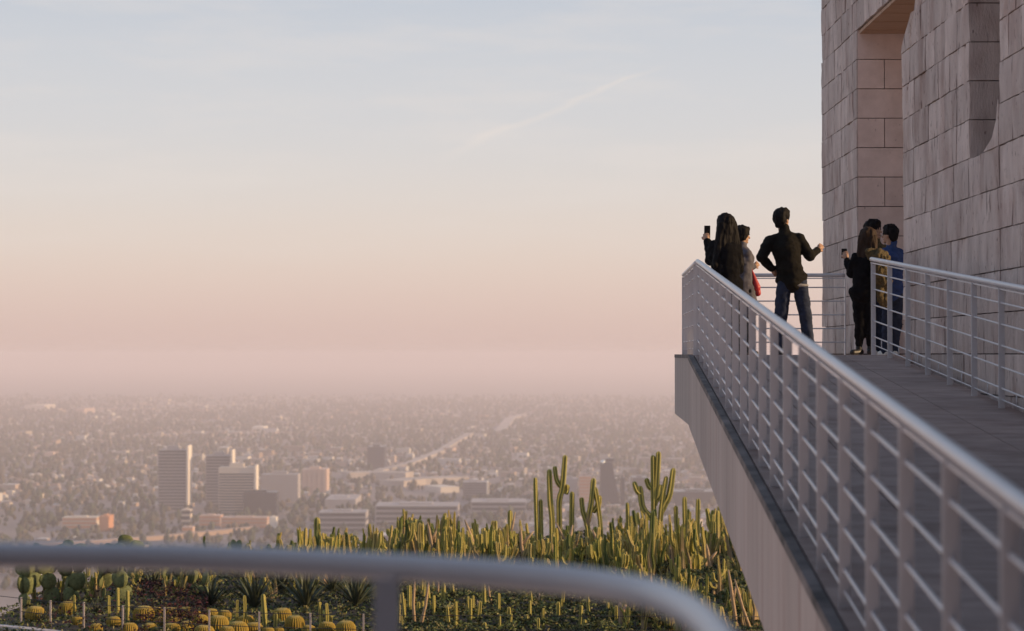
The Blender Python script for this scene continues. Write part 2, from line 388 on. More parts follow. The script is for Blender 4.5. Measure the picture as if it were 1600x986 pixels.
def stone(parent, plane, a0, a1, z0, z1, rough=1., m=None, seed=0, face=XW, slant=None):
    """one block: plane 'x' faces -X and runs along Y (a = y); plane 'y' faces -Y and runs along X (a = x)"""
    g = .0052; a0 += g; a1 -= g; z0 += g; z1 -= g
    nu = max(3, int((a1 - a0) / .05)) if rough > .3 else 1; nv = 5 if rough > .3 else 1
    pr = random.uniform(-.003, .008) * rough
    v, f = [], []; off = seed * 3.17
    for j in range(nv + 1):
        for i in range(nu + 1):
            s, t = i / nu, j / nv; z = z0 + (z1 - z0) * t
            lo, hi = a0, a1
            if slant and t >= 0: hi = a1 - slant * t ** 1.6
            a = lo + (hi - lo) * s
            edge = min(s, 1 - s, t, 1 - t)
            dep = pr + rough * (.012 * noise.noise(Vector((a * 5 + off, z * 1.6, off))) + .010 * noise.noise(Vector((a * 19, z * 3 + off, 3))) - .022 * max(0, noise.noise(Vector((a * 13, z * .9, off + 5))) - .28) / .4)
            if edge == 0: dep -= .004 * rough
            jig = .003 * rough if edge == 0 else 0
            a += jig * noise.noise(Vector((z * 9, off, 1))); z += jig * noise.noise(Vector((a * 6, off, 7)))
            v.append((face - dep, a, z) if plane == 'x' else (a, face - dep, z))
    n = len(v); bk = face + .06
    ring = [i for i in range(nu + 1)] + [j * (nu + 1) + nu for j in range(1, nv + 1)] + [nv * (nu + 1) + i for i in range(nu - 1, -1, -1)] + [j * (nu + 1) for j in range(nv - 1, 0, -1)]
    for i in ring:
        x, y, z = v[i]; v.append((bk, y, z) if plane == 'x' else (x, bk, z))
    for j in range(nv):
        for i in range(nu):
            q = (j * (nu + 1) + i, j * (nu + 1) + i + 1, (j + 1) * (nu + 1) + i + 1, (j + 1) * (nu + 1) + i)
            f.append(tuple(reversed(q)) if plane == 'x' else q)
    L = len(ring)
    for i in range(L):
        q = (ring[i], n + i, n + (i + 1) % L, ring[(i + 1) % L]); f.append(tuple(reversed(q)) if plane == 'x' else q)
    o = link('stone_block', mesh('stone_block', rel(v), f), parent, m or M_stone)
    return o
def course(parent, y0, y1, r_, lo, hi, rough=1.):
    y = y0; sd_ = random.random() * 50
    while y < y1 - .05:
        w = random.uniform(lo, hi)
        if y1 - (y + w) < lo * .6: w = y1 - y
        stone(parent, 'x', y, y + w, r_ * CH, (r_ + 1) * CH, rough, seed=sd_ + y, slant=None); y += w
for r_ in range(0, 14):
    par = pier_a if r_ < 11 else upper
    course(par, 26.5 + .32, 29.5 + random.uniform(-.035, .05), r_, .55, 1.05)
    stone(par, 'x', 26.5, 26.5 + .32, r_ * CH, (r_ + 1) * CH, .35, seed=r_)
for r_ in range(0, 11):                                   # the doorway's far jamb, sawn smooth
    z0, z1 = r_ * CH, (r_ + 1) * CH
    if r_ % 2 == 0: stone(pier_a, 'y', XW + .012, XW + .82, z0, z1, .12, M_smooth, r_, 26.5)
    else:
        stone(pier_a, 'y', XW + .012, XW + .36, z0, z1, .12, M_smooth, r_, 26.5); stone(pier_a, 'y', XW + .36, XW + .82, z0, z1, .12, M_smooth, r_ + 9, 26.5)
    stone(pier_a, 'y', XW + .82, XW + 1.6, z0, z1, .12, M_smooth, r_ + 20, 26.5); stone(pier_a, 'y', XW + 1.6, XB, z0, z1, .12, M_smooth, r_ + 30, 26.5)
for r_ in range(-3, 9):
    y0 = 20.0 if r_ >= 5 else 18.75
    course(pier_b if r_ < 9 else upper, y0, 23.4 + random.uniform(-.012, .012), r_, .45, .95)
stone(pier_b, 'x', 22.35, 23.47, 9 * CH, 10 * CH, 1.1, seed=4, slant=.62); course(pier_b2, 20.0, 22.34, 9, .4, .7)
stone(pier_b2, 'x', 21.5, 22.75, 10 * CH, 11 * CH, 1.1, seed=8, slant=.5); course(pier_b2, 20.0, 21.49, 10, .4, .7)
for r_ in range(11, 14): course(upper, 18.7, 26.5, r_, .55, .95)
for r_ in range(5, 11):                                   # window jamb on the near end of the middle pier
    stone(pier_b, 'y', XW + .012, XW + .75, r_ * CH, (r_ + 1) * CH, .12, M_stone, r_, 20.0)
    stone(pier_b, 'y', XW + .75, XW + 1.6, r_ * CH, (r_ + 1) * CH, .12, M_stone, r_ + 4, 20.0)
for r_ in range(-3, 11):
    course(pier_c, 14.2, 18.75 + (random.uniform(-.03, .04) if r_ >= 5 else -.004), r_, .45, .95)
# broken stone wedge in the window corner
v = [(XW - .01, 18.76, 5 * CH), (XW - .01, 19.35, 5 * CH), (XW - .01, 19.0, 5 * CH + .10), (XW - .01, 18.84, 5 * CH + .24), (XW - .01, 18.76, 6 * CH + .08)]
v += [(XW + .35, y, z) for _, y, z in v]
link('sill_stone', mesh('sill_stone', rel(v), [(0, 1, 2, 3, 4), (9, 8, 7, 6, 5), (1, 6, 7, 2), (2, 7, 8, 3), (3, 8, 9, 4), (0, 5, 6, 1), (0, 4, 9, 5)]), bld, M_stone)
for i in range(14):                                       # soffit boards over the doorway
    a0 = 21.98 + (26.48 - 21.98) * i / 14; a1 = 21.98 + (26.48 - 21.98) * (i + 1) / 14
    part_box('soffit_board', XW + .03, XB - .1, a0 + .006, a1 - .006, 11 * CH - .05 - .004 * (i % 2), 11 * CH - .012, M_soffit)
v, f = box_vf(5.02, 5.1, 22.6, 22.68, 3.0, 11 * CH - .06)
link('light_tube', mesh('light_tube', rel(v), f), bld, mat('white fitting', (.8, .78, .74), .5, .02))
# ------------------------------------------------------------------ cactus garden
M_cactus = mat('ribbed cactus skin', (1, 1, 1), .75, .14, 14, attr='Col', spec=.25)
M_tan = mat('dry tan stalk', (.42, .30, .19), .85, .2, 12, .002)
M_pad = mat('prickly pear skin', (.15, .17, .07), .7, .4, 7, .008, 30, spec=.3)
M_agave = mat('dark agave leaf', (.085, .10, .06), .6, .2, 6, spec=.35)
M_barrel = mat('golden barrel skin', (1, 1, 1), .85, .15, 30, .004, 90, attr='Col', spec=.2)
def vcol(me, cols):
    ca = me.color_attributes.new('Col', 'FLOAT_COLOR', 'POINT')
    ca.data.foreach_set('color', np.concatenate([np.asarray(cols, np.float32), np.ones((len(cols), 1), np.float32)], 1).ravel())
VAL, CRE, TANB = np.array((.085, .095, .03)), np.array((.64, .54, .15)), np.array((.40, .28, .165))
def stem_vfc(pts, r, nrib=6, corky=.25, taper=.12, hue=(1, 1, 1)):
    pts = [Vector(p) for p in pts]; n = nrib * 2; v, f, c = [], [], []
    L = sum((pts[i + 1] - pts[i]).length for i in range(len(pts) - 1)); acc = 0; up = Vector((1, 0, 0)); ph = random.random() * 6
    # round the tip off
    last, prev = pts[-1], pts[-2]; t = (last - prev).normalized(); pp = pts[:-1] + [last - t * r * .9, last - t * r * .3, last]; sh = [1.0] * (len(pts) - 1) + [.97, .72, .18]
    for i, p in enumerate(pp):
        t = (pp[min(i + 1, len(pp) - 1)] - pp[max(i - 1, 0)]).normalized()
        up = (up - t * up.dot(t)).normalized(); s = t.cross(up)
        if i: acc += (p - pp[i - 1]).length
        q = acc / max(L, 1e-6); rr = r * (1 - taper * q * q) * sh[i] * (.82 if i == 0 else 1) * random.uniform(.93, 1.07)
        k_ = max(0, 1 - q / max(corky, 1e-3)) if corky else 0; k_ = min(1, k_ * 1.6)
        for k in range(n):
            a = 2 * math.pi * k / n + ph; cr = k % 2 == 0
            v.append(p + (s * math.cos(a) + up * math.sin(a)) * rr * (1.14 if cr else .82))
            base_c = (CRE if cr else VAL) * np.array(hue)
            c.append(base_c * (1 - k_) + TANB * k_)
    for i in range(len(pp) - 1):
        for k in range(n): k2 = (k + 1) % n; f.append((i * n + k, i * n + k2, (i + 1) * n + k2, (i + 1) * n + k))
    f.append(tuple(range((len(pp) - 1) * n, len(pp) * n)))
    return v, f, c
def stem_mesh(pts, r, **k):
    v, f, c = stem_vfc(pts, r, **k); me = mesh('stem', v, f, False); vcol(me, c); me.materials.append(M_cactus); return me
def col_pts(b, h, lean=(0, 0), n=5, wob=.02):
    b = Vector(b); return [b + Vector((lean[0] * (i / n) ** 1.4 + random.uniform(-wob, wob) * (i > 0), lean[1] * (i / n) ** 1.4 + random.uniform(-wob, wob) * (i > 0), h * i / n)) for i in range(n + 1)]
def ground_at(u, v):
    p = G(u, v, ZG); return Vector((p.x, p.y, gz(p.x, p.y)))

# clump prototypes, one metre tall
protos = []
for q in range(14):
    t = bpy.data.objects.new('columnar_cactus', None); C.objects.link(t)
    ns = random.randint(4, 7)
    for i in range(ns):
        a = random.uniform(0, 6.28); rr_ = random.uniform(.03, .2); h = random.uniform(.4, 1.0) if i else 1.0
        x, y = rr_ * math.cos(a), rr_ * math.sin(a)
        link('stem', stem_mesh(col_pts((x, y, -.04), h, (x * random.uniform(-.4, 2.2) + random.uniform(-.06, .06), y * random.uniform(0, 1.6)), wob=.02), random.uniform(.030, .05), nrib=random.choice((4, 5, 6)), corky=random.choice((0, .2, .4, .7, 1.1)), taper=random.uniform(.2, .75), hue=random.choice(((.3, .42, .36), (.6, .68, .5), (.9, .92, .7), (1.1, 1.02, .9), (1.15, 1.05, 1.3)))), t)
        if random.random() < .35:
            z0 = h * random.uniform(.35, .6); sx = random.choice((-1, 1)) * random.uniform(.08, .13)
            link('stem', stem_mesh([(x, y, z0), (x + sx * .7, y, z0 + .05), (x + sx, y, z0 + .14), (x + sx * 1.1, y, z0 + h * .36)], .034, nrib=5, corky=0), t)
    protos.append(t)
used = [False] * len(protos)
def place_clump(x, y, H, sx, label, group, name='columnar_cactus'):
    q = random.randrange(len(protos))
    if not used[q]: o = protos[q]; used[q] = True
    else: o = copy_tree(protos[q])
    o.location = (x, y, gz(x, y) - .02); o.scale = (sx, sx, H); o.rotation_euler.z = random.uniform(0, 6.28)
    tag(o, label, 'cactus', group); return o
prof_px = [(300, 850), (340, 846), (400, 842), (440, 832), (500, 814), (530, 822), (560, 820), (600, 810), (640, 800), (690, 801), (740, 812), (800, 817), (850, 814), (900, 822), (950, 816), (1000, 802), (1050, 796), (1100, 794), (1140, 800), (1220, 815)]
def top_row(u):
    for (a, b), (c, e) in zip(prof_px, prof_px[1:]):
        if a <= u <= c: return b + (e - b) * (u - a) / (c - a)
    return 850
cnt = 0
while cnt < 225:                                          # the dense thicket along the far side
    u = random.uniform(330, 1215); d = random.uniform(41, 49.5); x = (u - CX) / F * d
    if not in_poly(x, d, garden_plan): continue
    back = (d - 41) / 8.5
    vt = top_row(u) + random.uniform(-12, 20) + (1 - back) * random.uniform(0, 22)
    zt = -(vt - HZ) / F * d; H = zt - ZG
    if H < .35: continue
    H = min(H, 1.6); sx = random.uniform(.8, 1.35)
    where = next(b for a, b in ((440, 'at the low far left of the thicket'), (510, 'around the pale club-like cactus'), (590, 'below the long striped office building'), (660, 'below the left half of the mauve building'), (730, 'below the right half of the mauve building'), (800, 'left of the lone dark column'), (850, 'around the leftmost tall cactus'), (905, 'around the forked tall cactus'), (965, 'around the crossing-stem cactus'), (1060, 'around the many-armed cactus'), (1110, 'between many-armed cactus and ramp'), (2000, 'against the ramp side')) if u < a)
    rowd = 'back-row' if d > 46.5 else 'middle-row' if d > 43.5 else 'front-row'; hd_ = 'taller' if H > 1.0 else 'shorter'
    place_clump(x, d, H, sx, '%s %s cluster of ribbed stems %s' % (hd_, rowd, where), 'ribbed cactus clusters ' + where)
    cnt += 1
cnt = 0
while cnt < 75:                                           # scattered shorter clusters in front, under the ramp side
    u = random.uniform(960, 1260); v = random.uniform(870, 1000); p = ground_at(u, v)
    place_clump(p.x, p.y, random.uniform(.45, .95), random.uniform(.65, 1.1), 'short cactus cluster %s, %s' % ('beside the ramp side' if u > 1090 else 'left of the handrail bend' if u < 1010 else 'right behind the handrail bend', 'high up' if v < 905 else 'halfway' if v < 950 else 'lowest'), 'short cactus clusters beside the ramp'); cnt += 1

cnt = 0
while cnt < 34:                                           # dark tangled small clusters between the agaves
    u = random.uniform(40, 590); v = random.uniform(895, 945); p = ground_at(u, v)
    if not in_poly(p.x, p.y, garden_plan): continue
    place_clump(p.x, p.y, random.uniform(.3, .62), random.uniform(.5, .85), 'small tangled cactus cluster %s, %s' % ('under the prickly pears' if u < 220 else 'around the agaves' if u < 480 else 'near the handrail post', 'farther back' if v < 920 else 'farther forward'), 'small tangled clusters of the left bed'); cnt += 1
def px_cactus(label, base, stems, name='tall_cactus', r=.05, corky=.3, group=None, nrib=5, cat='cactus'):
    """stems drawn through photo points at the distance of the plant's foot on the bed"""
    g = ground_at(*base); t = thing(name, label, cat, g, group); d = g.y
    for st in stems:
        pts = [P(u, v, d + dd) for (u, v), dd in zip(st, [random.uniform(-.03, .03) for _ in st])]
        pts = smooth_path(pts, 3) if len(pts) > 2 else [pts[0].lerp(pts[1], k / 4) for k in range(5)]
        link('stem', stem_mesh([p - g for p in pts], r * random.uniform(.9, 1.1), nrib=nrib, corky=corky if st[0][1] > 815 else 0, taper=.1), t)
    return t
B = 872
px_cactus('single tall column cactus, leftmost of the tall ones', (839, B), [[(839, B + 4), (838.5, 832), (836, 746)], [(846, B), (846, 830), (845, 780)]])
px_cactus('plain dark column cactus just left of the forked one', (863, B), [[(864, B + 4), (863, 813), (860, 780), (858.6, 733)]], r=.062)
px_cactus('tall forked cactus with one raised left arm', (875, B), [[(874, B + 4), (874, 816), (874, 782), (879, 760), (883, 711)], [(876.6, 761), (869.5, 748), (867, 728)], [(884, 772), (886, 764), (885.5, 757)]], r=.058)
px_cactus('short column cactus just right of the forked one', (893, B), [[(892, B + 4), (893, 813), (893.7, 768)]], r=.056)
px_cactus('cactus of three crossing stems beneath the slanted dark tower', (922, B), [[(921, B + 4), (919, 826), (911, 798), (909, 777)], [(917, 822), (924, 785), (927.5, 747)], [(940, B), (939, 829), (936, 798), (930, 761)], [(926, 800), (934, 790), (937, 774)]], r=.058)
px_cactus('largest many-armed cactus standing high above the thicket near the ramp', (1022, B), [
    [(1022, B + 4), (1021.6, 832), (1021, 790), (1020, 711)], [(1024, 790), (1026, 765), (1029, 705)], [(1018, 764), (1013, 757), (1010, 747)], [(1026, 782), (1031, 774), (1033, 757)],
    [(1019, 812), (1009, 800), (1003, 788), (1000, 759)], [(1001, 771), (996, 767), (990.5, 752)], [(1028, B), (1031, 829), (1035, 785), (1041.7, 744)], [(1034, 800), (1040, 787), (1047, 771), (1052.6, 731)]], r=.062)
px_cactus('slim column cactus left of the many-armed cactus', (981, B), [[(982, B), (981, 829), (980, 785)]], r=.05)
px_cactus('column cactus right of the many-armed cactus with a short side arm', (1071, B), [[(1073, B), (1071, 823), (1069.7, 776)], [(1060, B), (1057, 820), (1056, 790)]], r=.055)
px_cactus('straight column cactus midway between many-armed cactus and ramp wall', (1090, B), [[(1090, B), (1090, 832), (1091, 779)]], r=.055)
px_cactus('leaning column cactus against the ramp wall silhouette', (1112, B), [[(1118, B + 10), (1112, 835), (1104, 794)], [(1122, B), (1121, 830), (1121, 797)]], r=.055, corky=.7)
px_cactus('pale club-like cactus standing above the left thicket edge', (496, 868), [[(496, 872), (495, 840), (495, 808)]], r=.075, corky=0)
px_cactus('dark column cactus alone between thicket middle and tall cacti', (797, B), [[(798, B), (797, 830), (797, 797)]], r=.06, corky=0)
# thicket's leaning dry stalks
def stalk(label, a, b, wpx, group, fork=None):
    g = ground_at(*a); t = thing('dry_stalk', label, 'stalk', g, group); d = g.y
    p0, p1 = P(a[0], a[1] + 3, d), P(b[0], b[1], d + random.uniform(-.1, .1)); w = wpx / F * d / 2
    m_ = p0.lerp(p1, .5) + Vector((random.uniform(-.03, .03), 0, 0))
    v, f = tube_vf([p - g for p in (p0, p0.lerp(m_, .6), m_, m_.lerp(p1, .6), p1)], [w * 1.1, w, w * .95, w * .85, w * .3], 7); link('stem', mesh('stem', v, f, True), t, M_tan)
    if fork:
        p2 = P(*fork, d + .05); v, f = tube_vf([p - g for p in (m_, m_.lerp(p2, .6), p2)], [w * .8, w * .7, w * .3], 6); link('fork', mesh('fork', v, f, True), t, M_tan)
    return t
for i, (a, b, w, fk) in enumerate([((752, 878), (726, 812), 6, None), ((790, 880), (805, 800), 5, (780, 822)), ((820, 880), (813, 822), 6, (834, 830)), ((706, 870), (716, 806), 5, None), ((880, 886), (895, 820), 6, (868, 815)),
        ((945, 880), (925, 826), 6, None), ((1000, 880), (992, 830), 5, None), ((1040, 882), (1052, 838), 5, None), ((675, 872), (668, 815), 5, (684, 826)), ((620, 870), (628, 822), 5, None)]):
    stalk('tan dry stalk leaning in the thicket, %s from the left' % ['first', 'second', 'third', 'fourth', 'fifth', 'sixth', 'seventh', 'eighth', 'ninth', 'last'][sorted([752, 790, 820, 706, 880, 945, 1000, 1040, 675, 620]).index(a[0])], a, b, w, 'dry stalks in the thicket', fk)
# front bed: single stems on green cover
front_stems = [((640, 962), (640, 914), 6.5), ((633, 975), (628, 925), 5), ((652, 966), (654, 940), 5), ((677, 928), (677, 907), 5), ((708, 941), (706, 912), 6), ((779, 958), (779, 926), 5), ((735, 976), (735, 935), 5),
    ((795, 976), (795, 948), 6), ((809, 979), (810, 963), 6), ((828, 972), (828, 938), 5), ((872, 974), (872, 940), 6), ((877, 962), (878, 936), 4), ((849, 990), (849, 950), 5), ((841, 995), (841, 965), 5), ((712, 992), (712, 970), 6),
    ((757, 994), (757, 972), 6), ((916, 940), (916, 925), 5), ((968, 985), (972, 945), 5), ((1004, 975), (1006, 950), 5), ((914, 995), (914, 968), 6), ((950, 960), (950, 940), 5)]
for _ in range(34):
    u = random.uniform(622, 1010); v = random.uniform(915, 996); front_stems.append(((u, v), (u + random.uniform(-4, 4), v - random.uniform(16, 46)), random.uniform(3.5, 6.5)))
for i, (a, b, w) in enumerate(front_stems):
    near_w = 'left' if a[0] < 720 else 'middle' if a[0] < 860 else 'right'
    px_cactus('short bright yellow-green cactus column on the green cover, %s part' % near_w, a, [[(a[0], a[1] + 3), b]], 'short_cactus', w / F * G(a[0], a[1], ZG).y / 2, 0, 'short yellow-green columns, %s part of the green cover' % near_w)
for i, (a, b, w, fk, lb) in enumerate([((648, 978), (648, 905), 5, None, 'upright pale stalk right beside the foreground handrail post'), ((656, 982), (670, 907), 5, None, 'long leaning pale stalk near the foreground handrail post'),
        ((771, 946), (763, 914), 4, None, 'short slanted pale stalk on the green cover'), ((685, 937), (685, 908), 4, None, 'small upright stalk behind the green mound, left'), ((747, 962), (746, 938), 4, None, 'stubby pink stalk in the middle of the green cover'),
        ((841, 950), (843, 926), 3, (836, 930), 'little forked stalk on the right green cover'), ((969, 985), (968, 940), 9, (978, 944), 'thick tan trunk just left of the handrail bend'), ((1152, 985), (1138, 890), 6, (1150, 915), 'long tan trunk close beside the ramp side'),
        ((1176, 990), (1148, 905), 5, None, 'winding tan trunk lowest beside the ramp side'), ((1112, 900), (1104, 850), 6, (1120, 862), 'forked tan trunk under the ramp wall')]):
    stalk(lb, a, b, w, 'dry stalks of the front bed', fk)
# left bed: knobbly thin columns and smooth ones
left_cols = [((371, 982), (371, 937), 5, 'knobbly thin column just left of its twin among the golden barrels'), ((382, 984), (382, 930), 6, 'taller knobbly twin column among the golden barrels'), ((416, 984), (411, 928), 7, 'smooth yellow column leaning beside the paired barrels'),
    ((430, 984), (431, 957), 7, 'short smooth yellow column left of the paired barrels'), ((502, 984), (499, 940), 6, 'yellow column, left of the three right of the paired barrels'), ((511, 984), (510, 942), 6, 'yellow column, middle of the three right of the paired barrels'), ((518, 985), (517, 962), 5, 'shortest yellow column right of the paired barrels'),
    ((116, 968), (116, 929), 4, 'thin pale column leftmost behind the wire fence'), ((170, 970), (170, 930), 4, 'thin pale column second from left behind the wire fence'), ((184, 972), (184, 918), 5, 'tall thin column under the prickly pears, left of a pair'), ((199, 974), (199, 922), 6, 'tall thin column under the prickly pears, right of a pair')]
for a, b, w, lb in left_cols:
    px_cactus(lb, a, [[(a[0], a[1] + 3), ((a[0] + b[0]) / 2 + random.uniform(-1, 1), (a[1] + b[1]) / 2), b]], 'thin_cactus', w / F * G(a[0], a[1], ZG).y / 2, 0, 'thin columns of the left bed', nrib=4)

# golden barrels
def barrel_mesh():
    nr = 26; n = nr * 2; v, f, c = [], [], []
    prof_ = [(.62, 0), (.86, .12), (.98, .32), (1.0, .52), (.93, .72), (.76, .88), (.5, .97), (.2, .985), (.05, .96)]
    for (r_, z) in prof_:
        for k in range(n):
            cr = k % 2 == 0; q = r_ * (1.03 if cr else .955); a = 2 * math.pi * k / n; v.append((q * math.cos(a), q * math.sin(a), z * 1.75))
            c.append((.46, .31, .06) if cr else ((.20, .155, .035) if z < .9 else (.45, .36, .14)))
    for i in range(len(prof_) - 1):
        for k in range(n): f.append((i * n + k, i * n + (k + 1) % n, (i + 1) * n + (k + 1) % n, (i + 1) * n + k))
    f.append(tuple(range((len(prof_) - 1) * n, len(prof_) * n)))
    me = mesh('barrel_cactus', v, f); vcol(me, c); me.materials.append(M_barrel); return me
bmsh = barrel_mesh()
barrels = [(313, 968, 12), (340, 975, 15), (292, 979, 11), (318, 988, 15), (372, 984, 15), (385, 973, 13), (397, 982, 13), (442, 959, 13), (461, 973, 14), (510, 982, 12), (541, 984, 14), (202, 984, 12), (178, 974, 10), (234, 982, 10), (269, 982, 12), (271, 970, 10), (289, 982, 9),
           (54, 962, 14), (105, 955, 12), (225, 960, 15), (266, 957, 12), (290, 954, 11), (330, 955, 9), (701, 958, 15), (418, 988, 9), (350, 958, 10), (640, 940, 10), (150, 984, 9), (120, 975, 8), (355, 988, 12), (435, 986, 8), (482, 986, 10), (250, 970, 9), (305, 957, 8), (245, 955, 9)]
ORD = 'first second third fourth fifth sixth seventh eighth ninth tenth eleventh twelfth thirteenth fourteenth fifteenth sixteenth seventeenth eighteenth nineteenth twentieth'.split(); ORD += ['twenty-' + w for w in ORD[:9]] + ['thirtieth'] + ['thirty-' + w for w in ORD[:9]]
for i, (u, v, r_) in enumerate(sorted(barrels)):
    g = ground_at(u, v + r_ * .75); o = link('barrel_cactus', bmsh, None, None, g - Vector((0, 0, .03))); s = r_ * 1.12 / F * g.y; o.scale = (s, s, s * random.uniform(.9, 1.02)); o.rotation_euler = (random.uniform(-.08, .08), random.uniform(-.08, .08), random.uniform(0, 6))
    sp_ = {54: 'dark barrel cactus at far left behind the second fence post', 105: 'dark barrel cactus right of the leftmost dark barrel', 442: 'golden barrel cactus, left and higher of the touching pair', 461: 'golden barrel cactus, right and lower of the touching pair', 541: 'flat golden barrel cactus nearest the handrail post',
           701: 'lone barrel cactus on the green cover right of the handrail post', 225: 'wide dark barrel cactus behind the front row, left', 640: 'barrel cactus half hidden by the handrail post'}
    tag(o, sp_.get(u, 'golden barrel cactus in the front row, %s barrel from the left' % ORD[i] if v > 966 else 'smaller barrel cactus set back, %s barrel from the left' % ORD[i]), 'cactus', 'barrel cacti')

# prickly pears
def pad_mesh(w=.5, h=1., t=.12):
    v, f = [], []; nu, nv = 12, 7
    for j in range(nv + 1):
        a = math.pi * j / nv; z = h / 2 * (1 - math.cos(a)); rr_ = math.sin(a) ** .8 * w * (.78 + .28 * (z / h))
        for i in range(nu):
            b = 2 * math.pi * i / nu; v.append((rr_ * math.cos(b), t * math.sin(a) * math.sin(b), z))
    for j in range(nv):
        for i in range(nu): f.append((j * nu + i, j * nu + (i + 1) % nu, (j + 1) * nu + (i + 1) % nu, (j + 1) * nu + i))
    return mesh('pad', v, f, True)
padm = pad_mesh(); padm.materials.append(M_pad)
def pear(label, u, v, H, npad, size=.30):
    g = ground_at(u, v); t = thing('prickly_pear', label, 'cactus', g - Vector((0, 0, .02)), 'prickly pears of the left bed')
    tips = [(Vector((0, 0, 0)), 0, 0)]; made = 0
    while made < npad:
        p, lean, lv = tips.pop(0)
        for k in range(1 if lv == 0 else random.choice((1, 2, 2))):
            s = size * random.uniform(.8, 1.15); a = lean * .6 + random.uniform(-.55, .55) if lv else random.uniform(-.15, .15)
            o = link('pad', padm, t, None, p); o.scale = (s, s, s); tw = random.uniform(-1.2, 1.2); o.rotation_euler = (random.uniform(-.25, .25), a, tw)
            q = p + Matrix.Rotation(tw, 3, 'Z') @ (Matrix.Rotation(a, 3, 'Y') @ Vector((0, 0, s * .93))); made += 1
            if q.z < H: tips.append((q, a, lv + 1))
        if not tips: tips = [(Vector((random.uniform(-.25, .25), random.uniform(-.2, .2), 0)), 0, 0)]
    return t
for u, v, H, n_, lb in [(36, 948, .75, 9, 'prickly pear leftmost behind the first fence post'), (84, 945, .85, 12, 'broad prickly pear with heart-shaped sunlit pads, second from left'), (122, 944, .85, 10, 'prickly pear with a chain of bright pads, middle of the left group'), (160, 944, .8, 9, 'prickly pear between the bright chain and the thin column pair'),
        (196, 946, .9, 11, 'prickly pear above the pair of tall thin columns'), (58, 915, .62, 6, 'far prickly pear poking above the handrail at far left'), (104, 908, .62, 6, 'far prickly pear poking above the handrail, second from left'), (186, 900, .60, 6, 'far prickly pear with a dark pad above the handrail'), (205, 902, .72, 6, 'far prickly pear with a bright upright pad above the handrail'),
        (258, 930, .6, 8, 'prickly pear left of the agaves'), (375, 895, .6, 6, 'prickly pear with a round yellow pad above the handrail left of the thicket'), (300, 935, .5, 6, 'low prickly pear before the first agave'), (590, 940, .5, 6, 'low prickly pear beside the handrail post')]:
    pear(lb, u, v, H, n_)

# agaves
def leaf_mesh():
    v, f = [], []; n = 8
    for i in range(n + 1):
        s = i / n; w = .045 * (1 - s) ** .7 * (.6 + 1.2 * s if s < .35 else 1.02); y = s * .62 + .0; z = s * .95 - .25 * s * s
        v += [(-w, y, z), (0, y + .012, z - w * .6), (w, y, z)]
        if i: b = 3 * i; f += [(b - 3, b - 2, b + 1, b), (b - 2, b - 1, b + 2, b + 1)]
    m_ = mesh('leaf', v, f, True); m_.materials.append(M_agave); return m_
lm = leaf_mesh()
for u, v, s, lb in [(330, 945, .8, 'spiky dark agave left of the knobbly columns'), (398, 948, 1.0, 'big dark agave behind the knobbly columns'), (478, 950, 1.05, 'big dark agave behind the paired golden barrels'), (556, 948, .95, 'dark agave just left of the handrail post'), (440, 925, .8, 'agave half hidden behind two bigger agaves'), (610, 935, .8, 'agave partly behind the handrail post')]:
    g = ground_at(u, v); t = thing('agave', lb, 'agave', g, 'agaves of the left bed')
    for k in range(34):
        o = link('leaf', lm, t); ring = k / 34; q = s * random.uniform(.75, 1.1); o.scale = (q, q * (1.1 - .95 * ring ** 1.4), q * (.55 + .5 * ring)); o.rotation_euler.z = k * 2.399 + random.uniform(-.2, .2)

for u, v, s, lb in [(240, 925, .7, 'small agave behind the red plants'), (150, 968, .45, 'little agave between the thin pale columns'), (70, 975, .4, 'little agave right of the leftmost dark barrel'), (285, 918, .75, 'agave between prickly pear and the first big agave'), (520, 928, .8, 'agave behind the three yellow columns')]:
    g = ground_at(u, v); t = thing('agave', lb, 'agave', g, 'agaves of the left bed')
    for k in range(30):
        o = link('leaf', lm, t); ring = k / 30; q = s * random.uniform(.75, 1.1); o.scale = (q, q * (1.1 - .95 * ring ** 1.4), q * (.55 + .5 * ring)); o.rotation_euler.z = k * 2.399 + random.uniform(-.2, .2)
# ground cover
def leaves(name, label, n, test, mound, size, m, cols):
    V, Fc, Cc = [], [], []; k = 0
    while k < n:
        x = random.uniform(-11, 11); y = random.uniform(32, 51)
        q = test(x, y)
        if q <= 0 or random.random() > q or not in_poly(x, y, garden_plan): continue
        z = gz(x, y) + mound(x, y) * random.uniform(.8, 1.05) + random.uniform(0, .03); c0 = Vector((x, y, z)); s = size * random.uniform(.6, 1.3)
        a = Vector((random.gauss(0, 1), random.gauss(0, 1), random.gauss(0, .6))).normalized(); b = a.cross(Vector((random.gauss(0, 1), random.gauss(0, 1), random.gauss(0, 1)))).normalized()
        i = len(V); V += [c0 - a * s, c0 + b * s * .45, c0 + a * s, c0 - b * s * .45]; Fc.append((i, i + 1, i + 2, i + 3)); cc_ = np.array(random.choice(cols)) * random.uniform(.7, 1.25); Cc += [cc_] * 4; k += 1
    me = mesh(name, V, Fc); vcol(me, Cc); o = link(name, me, None, m); tag(o, label, 'ground cover', kind='stuff'); return o
M_cover = mat('ground cover leaf', (1, 1, 1), .8, .1, 3, attr='Col', spec=.2)
def upx(x, y): return CX + F * x / y
def mnd(x, y): return (.75 if upx(x, y) > 615 else .3) * max(.02, .16 + .34 * noise.noise(Vector((x * 1.0, y * 1.0, 11))) + .10 * noise.noise(Vector((x * 3.1, y * 3.1, 4))))
leaves('ground_cover', 'low green leafy cover spread between the cacti of the garden', 120000, lambda x, y: 1.0 if upx(x, y) > 610 and y < 44 else .45 if upx(x, y) > 300 else .3, mnd, .042, M_cover, [(.10, .13, .05), (.15, .17, .06), (.05, .07, .03), (.22, .20, .10), (.04, .05, .025)])
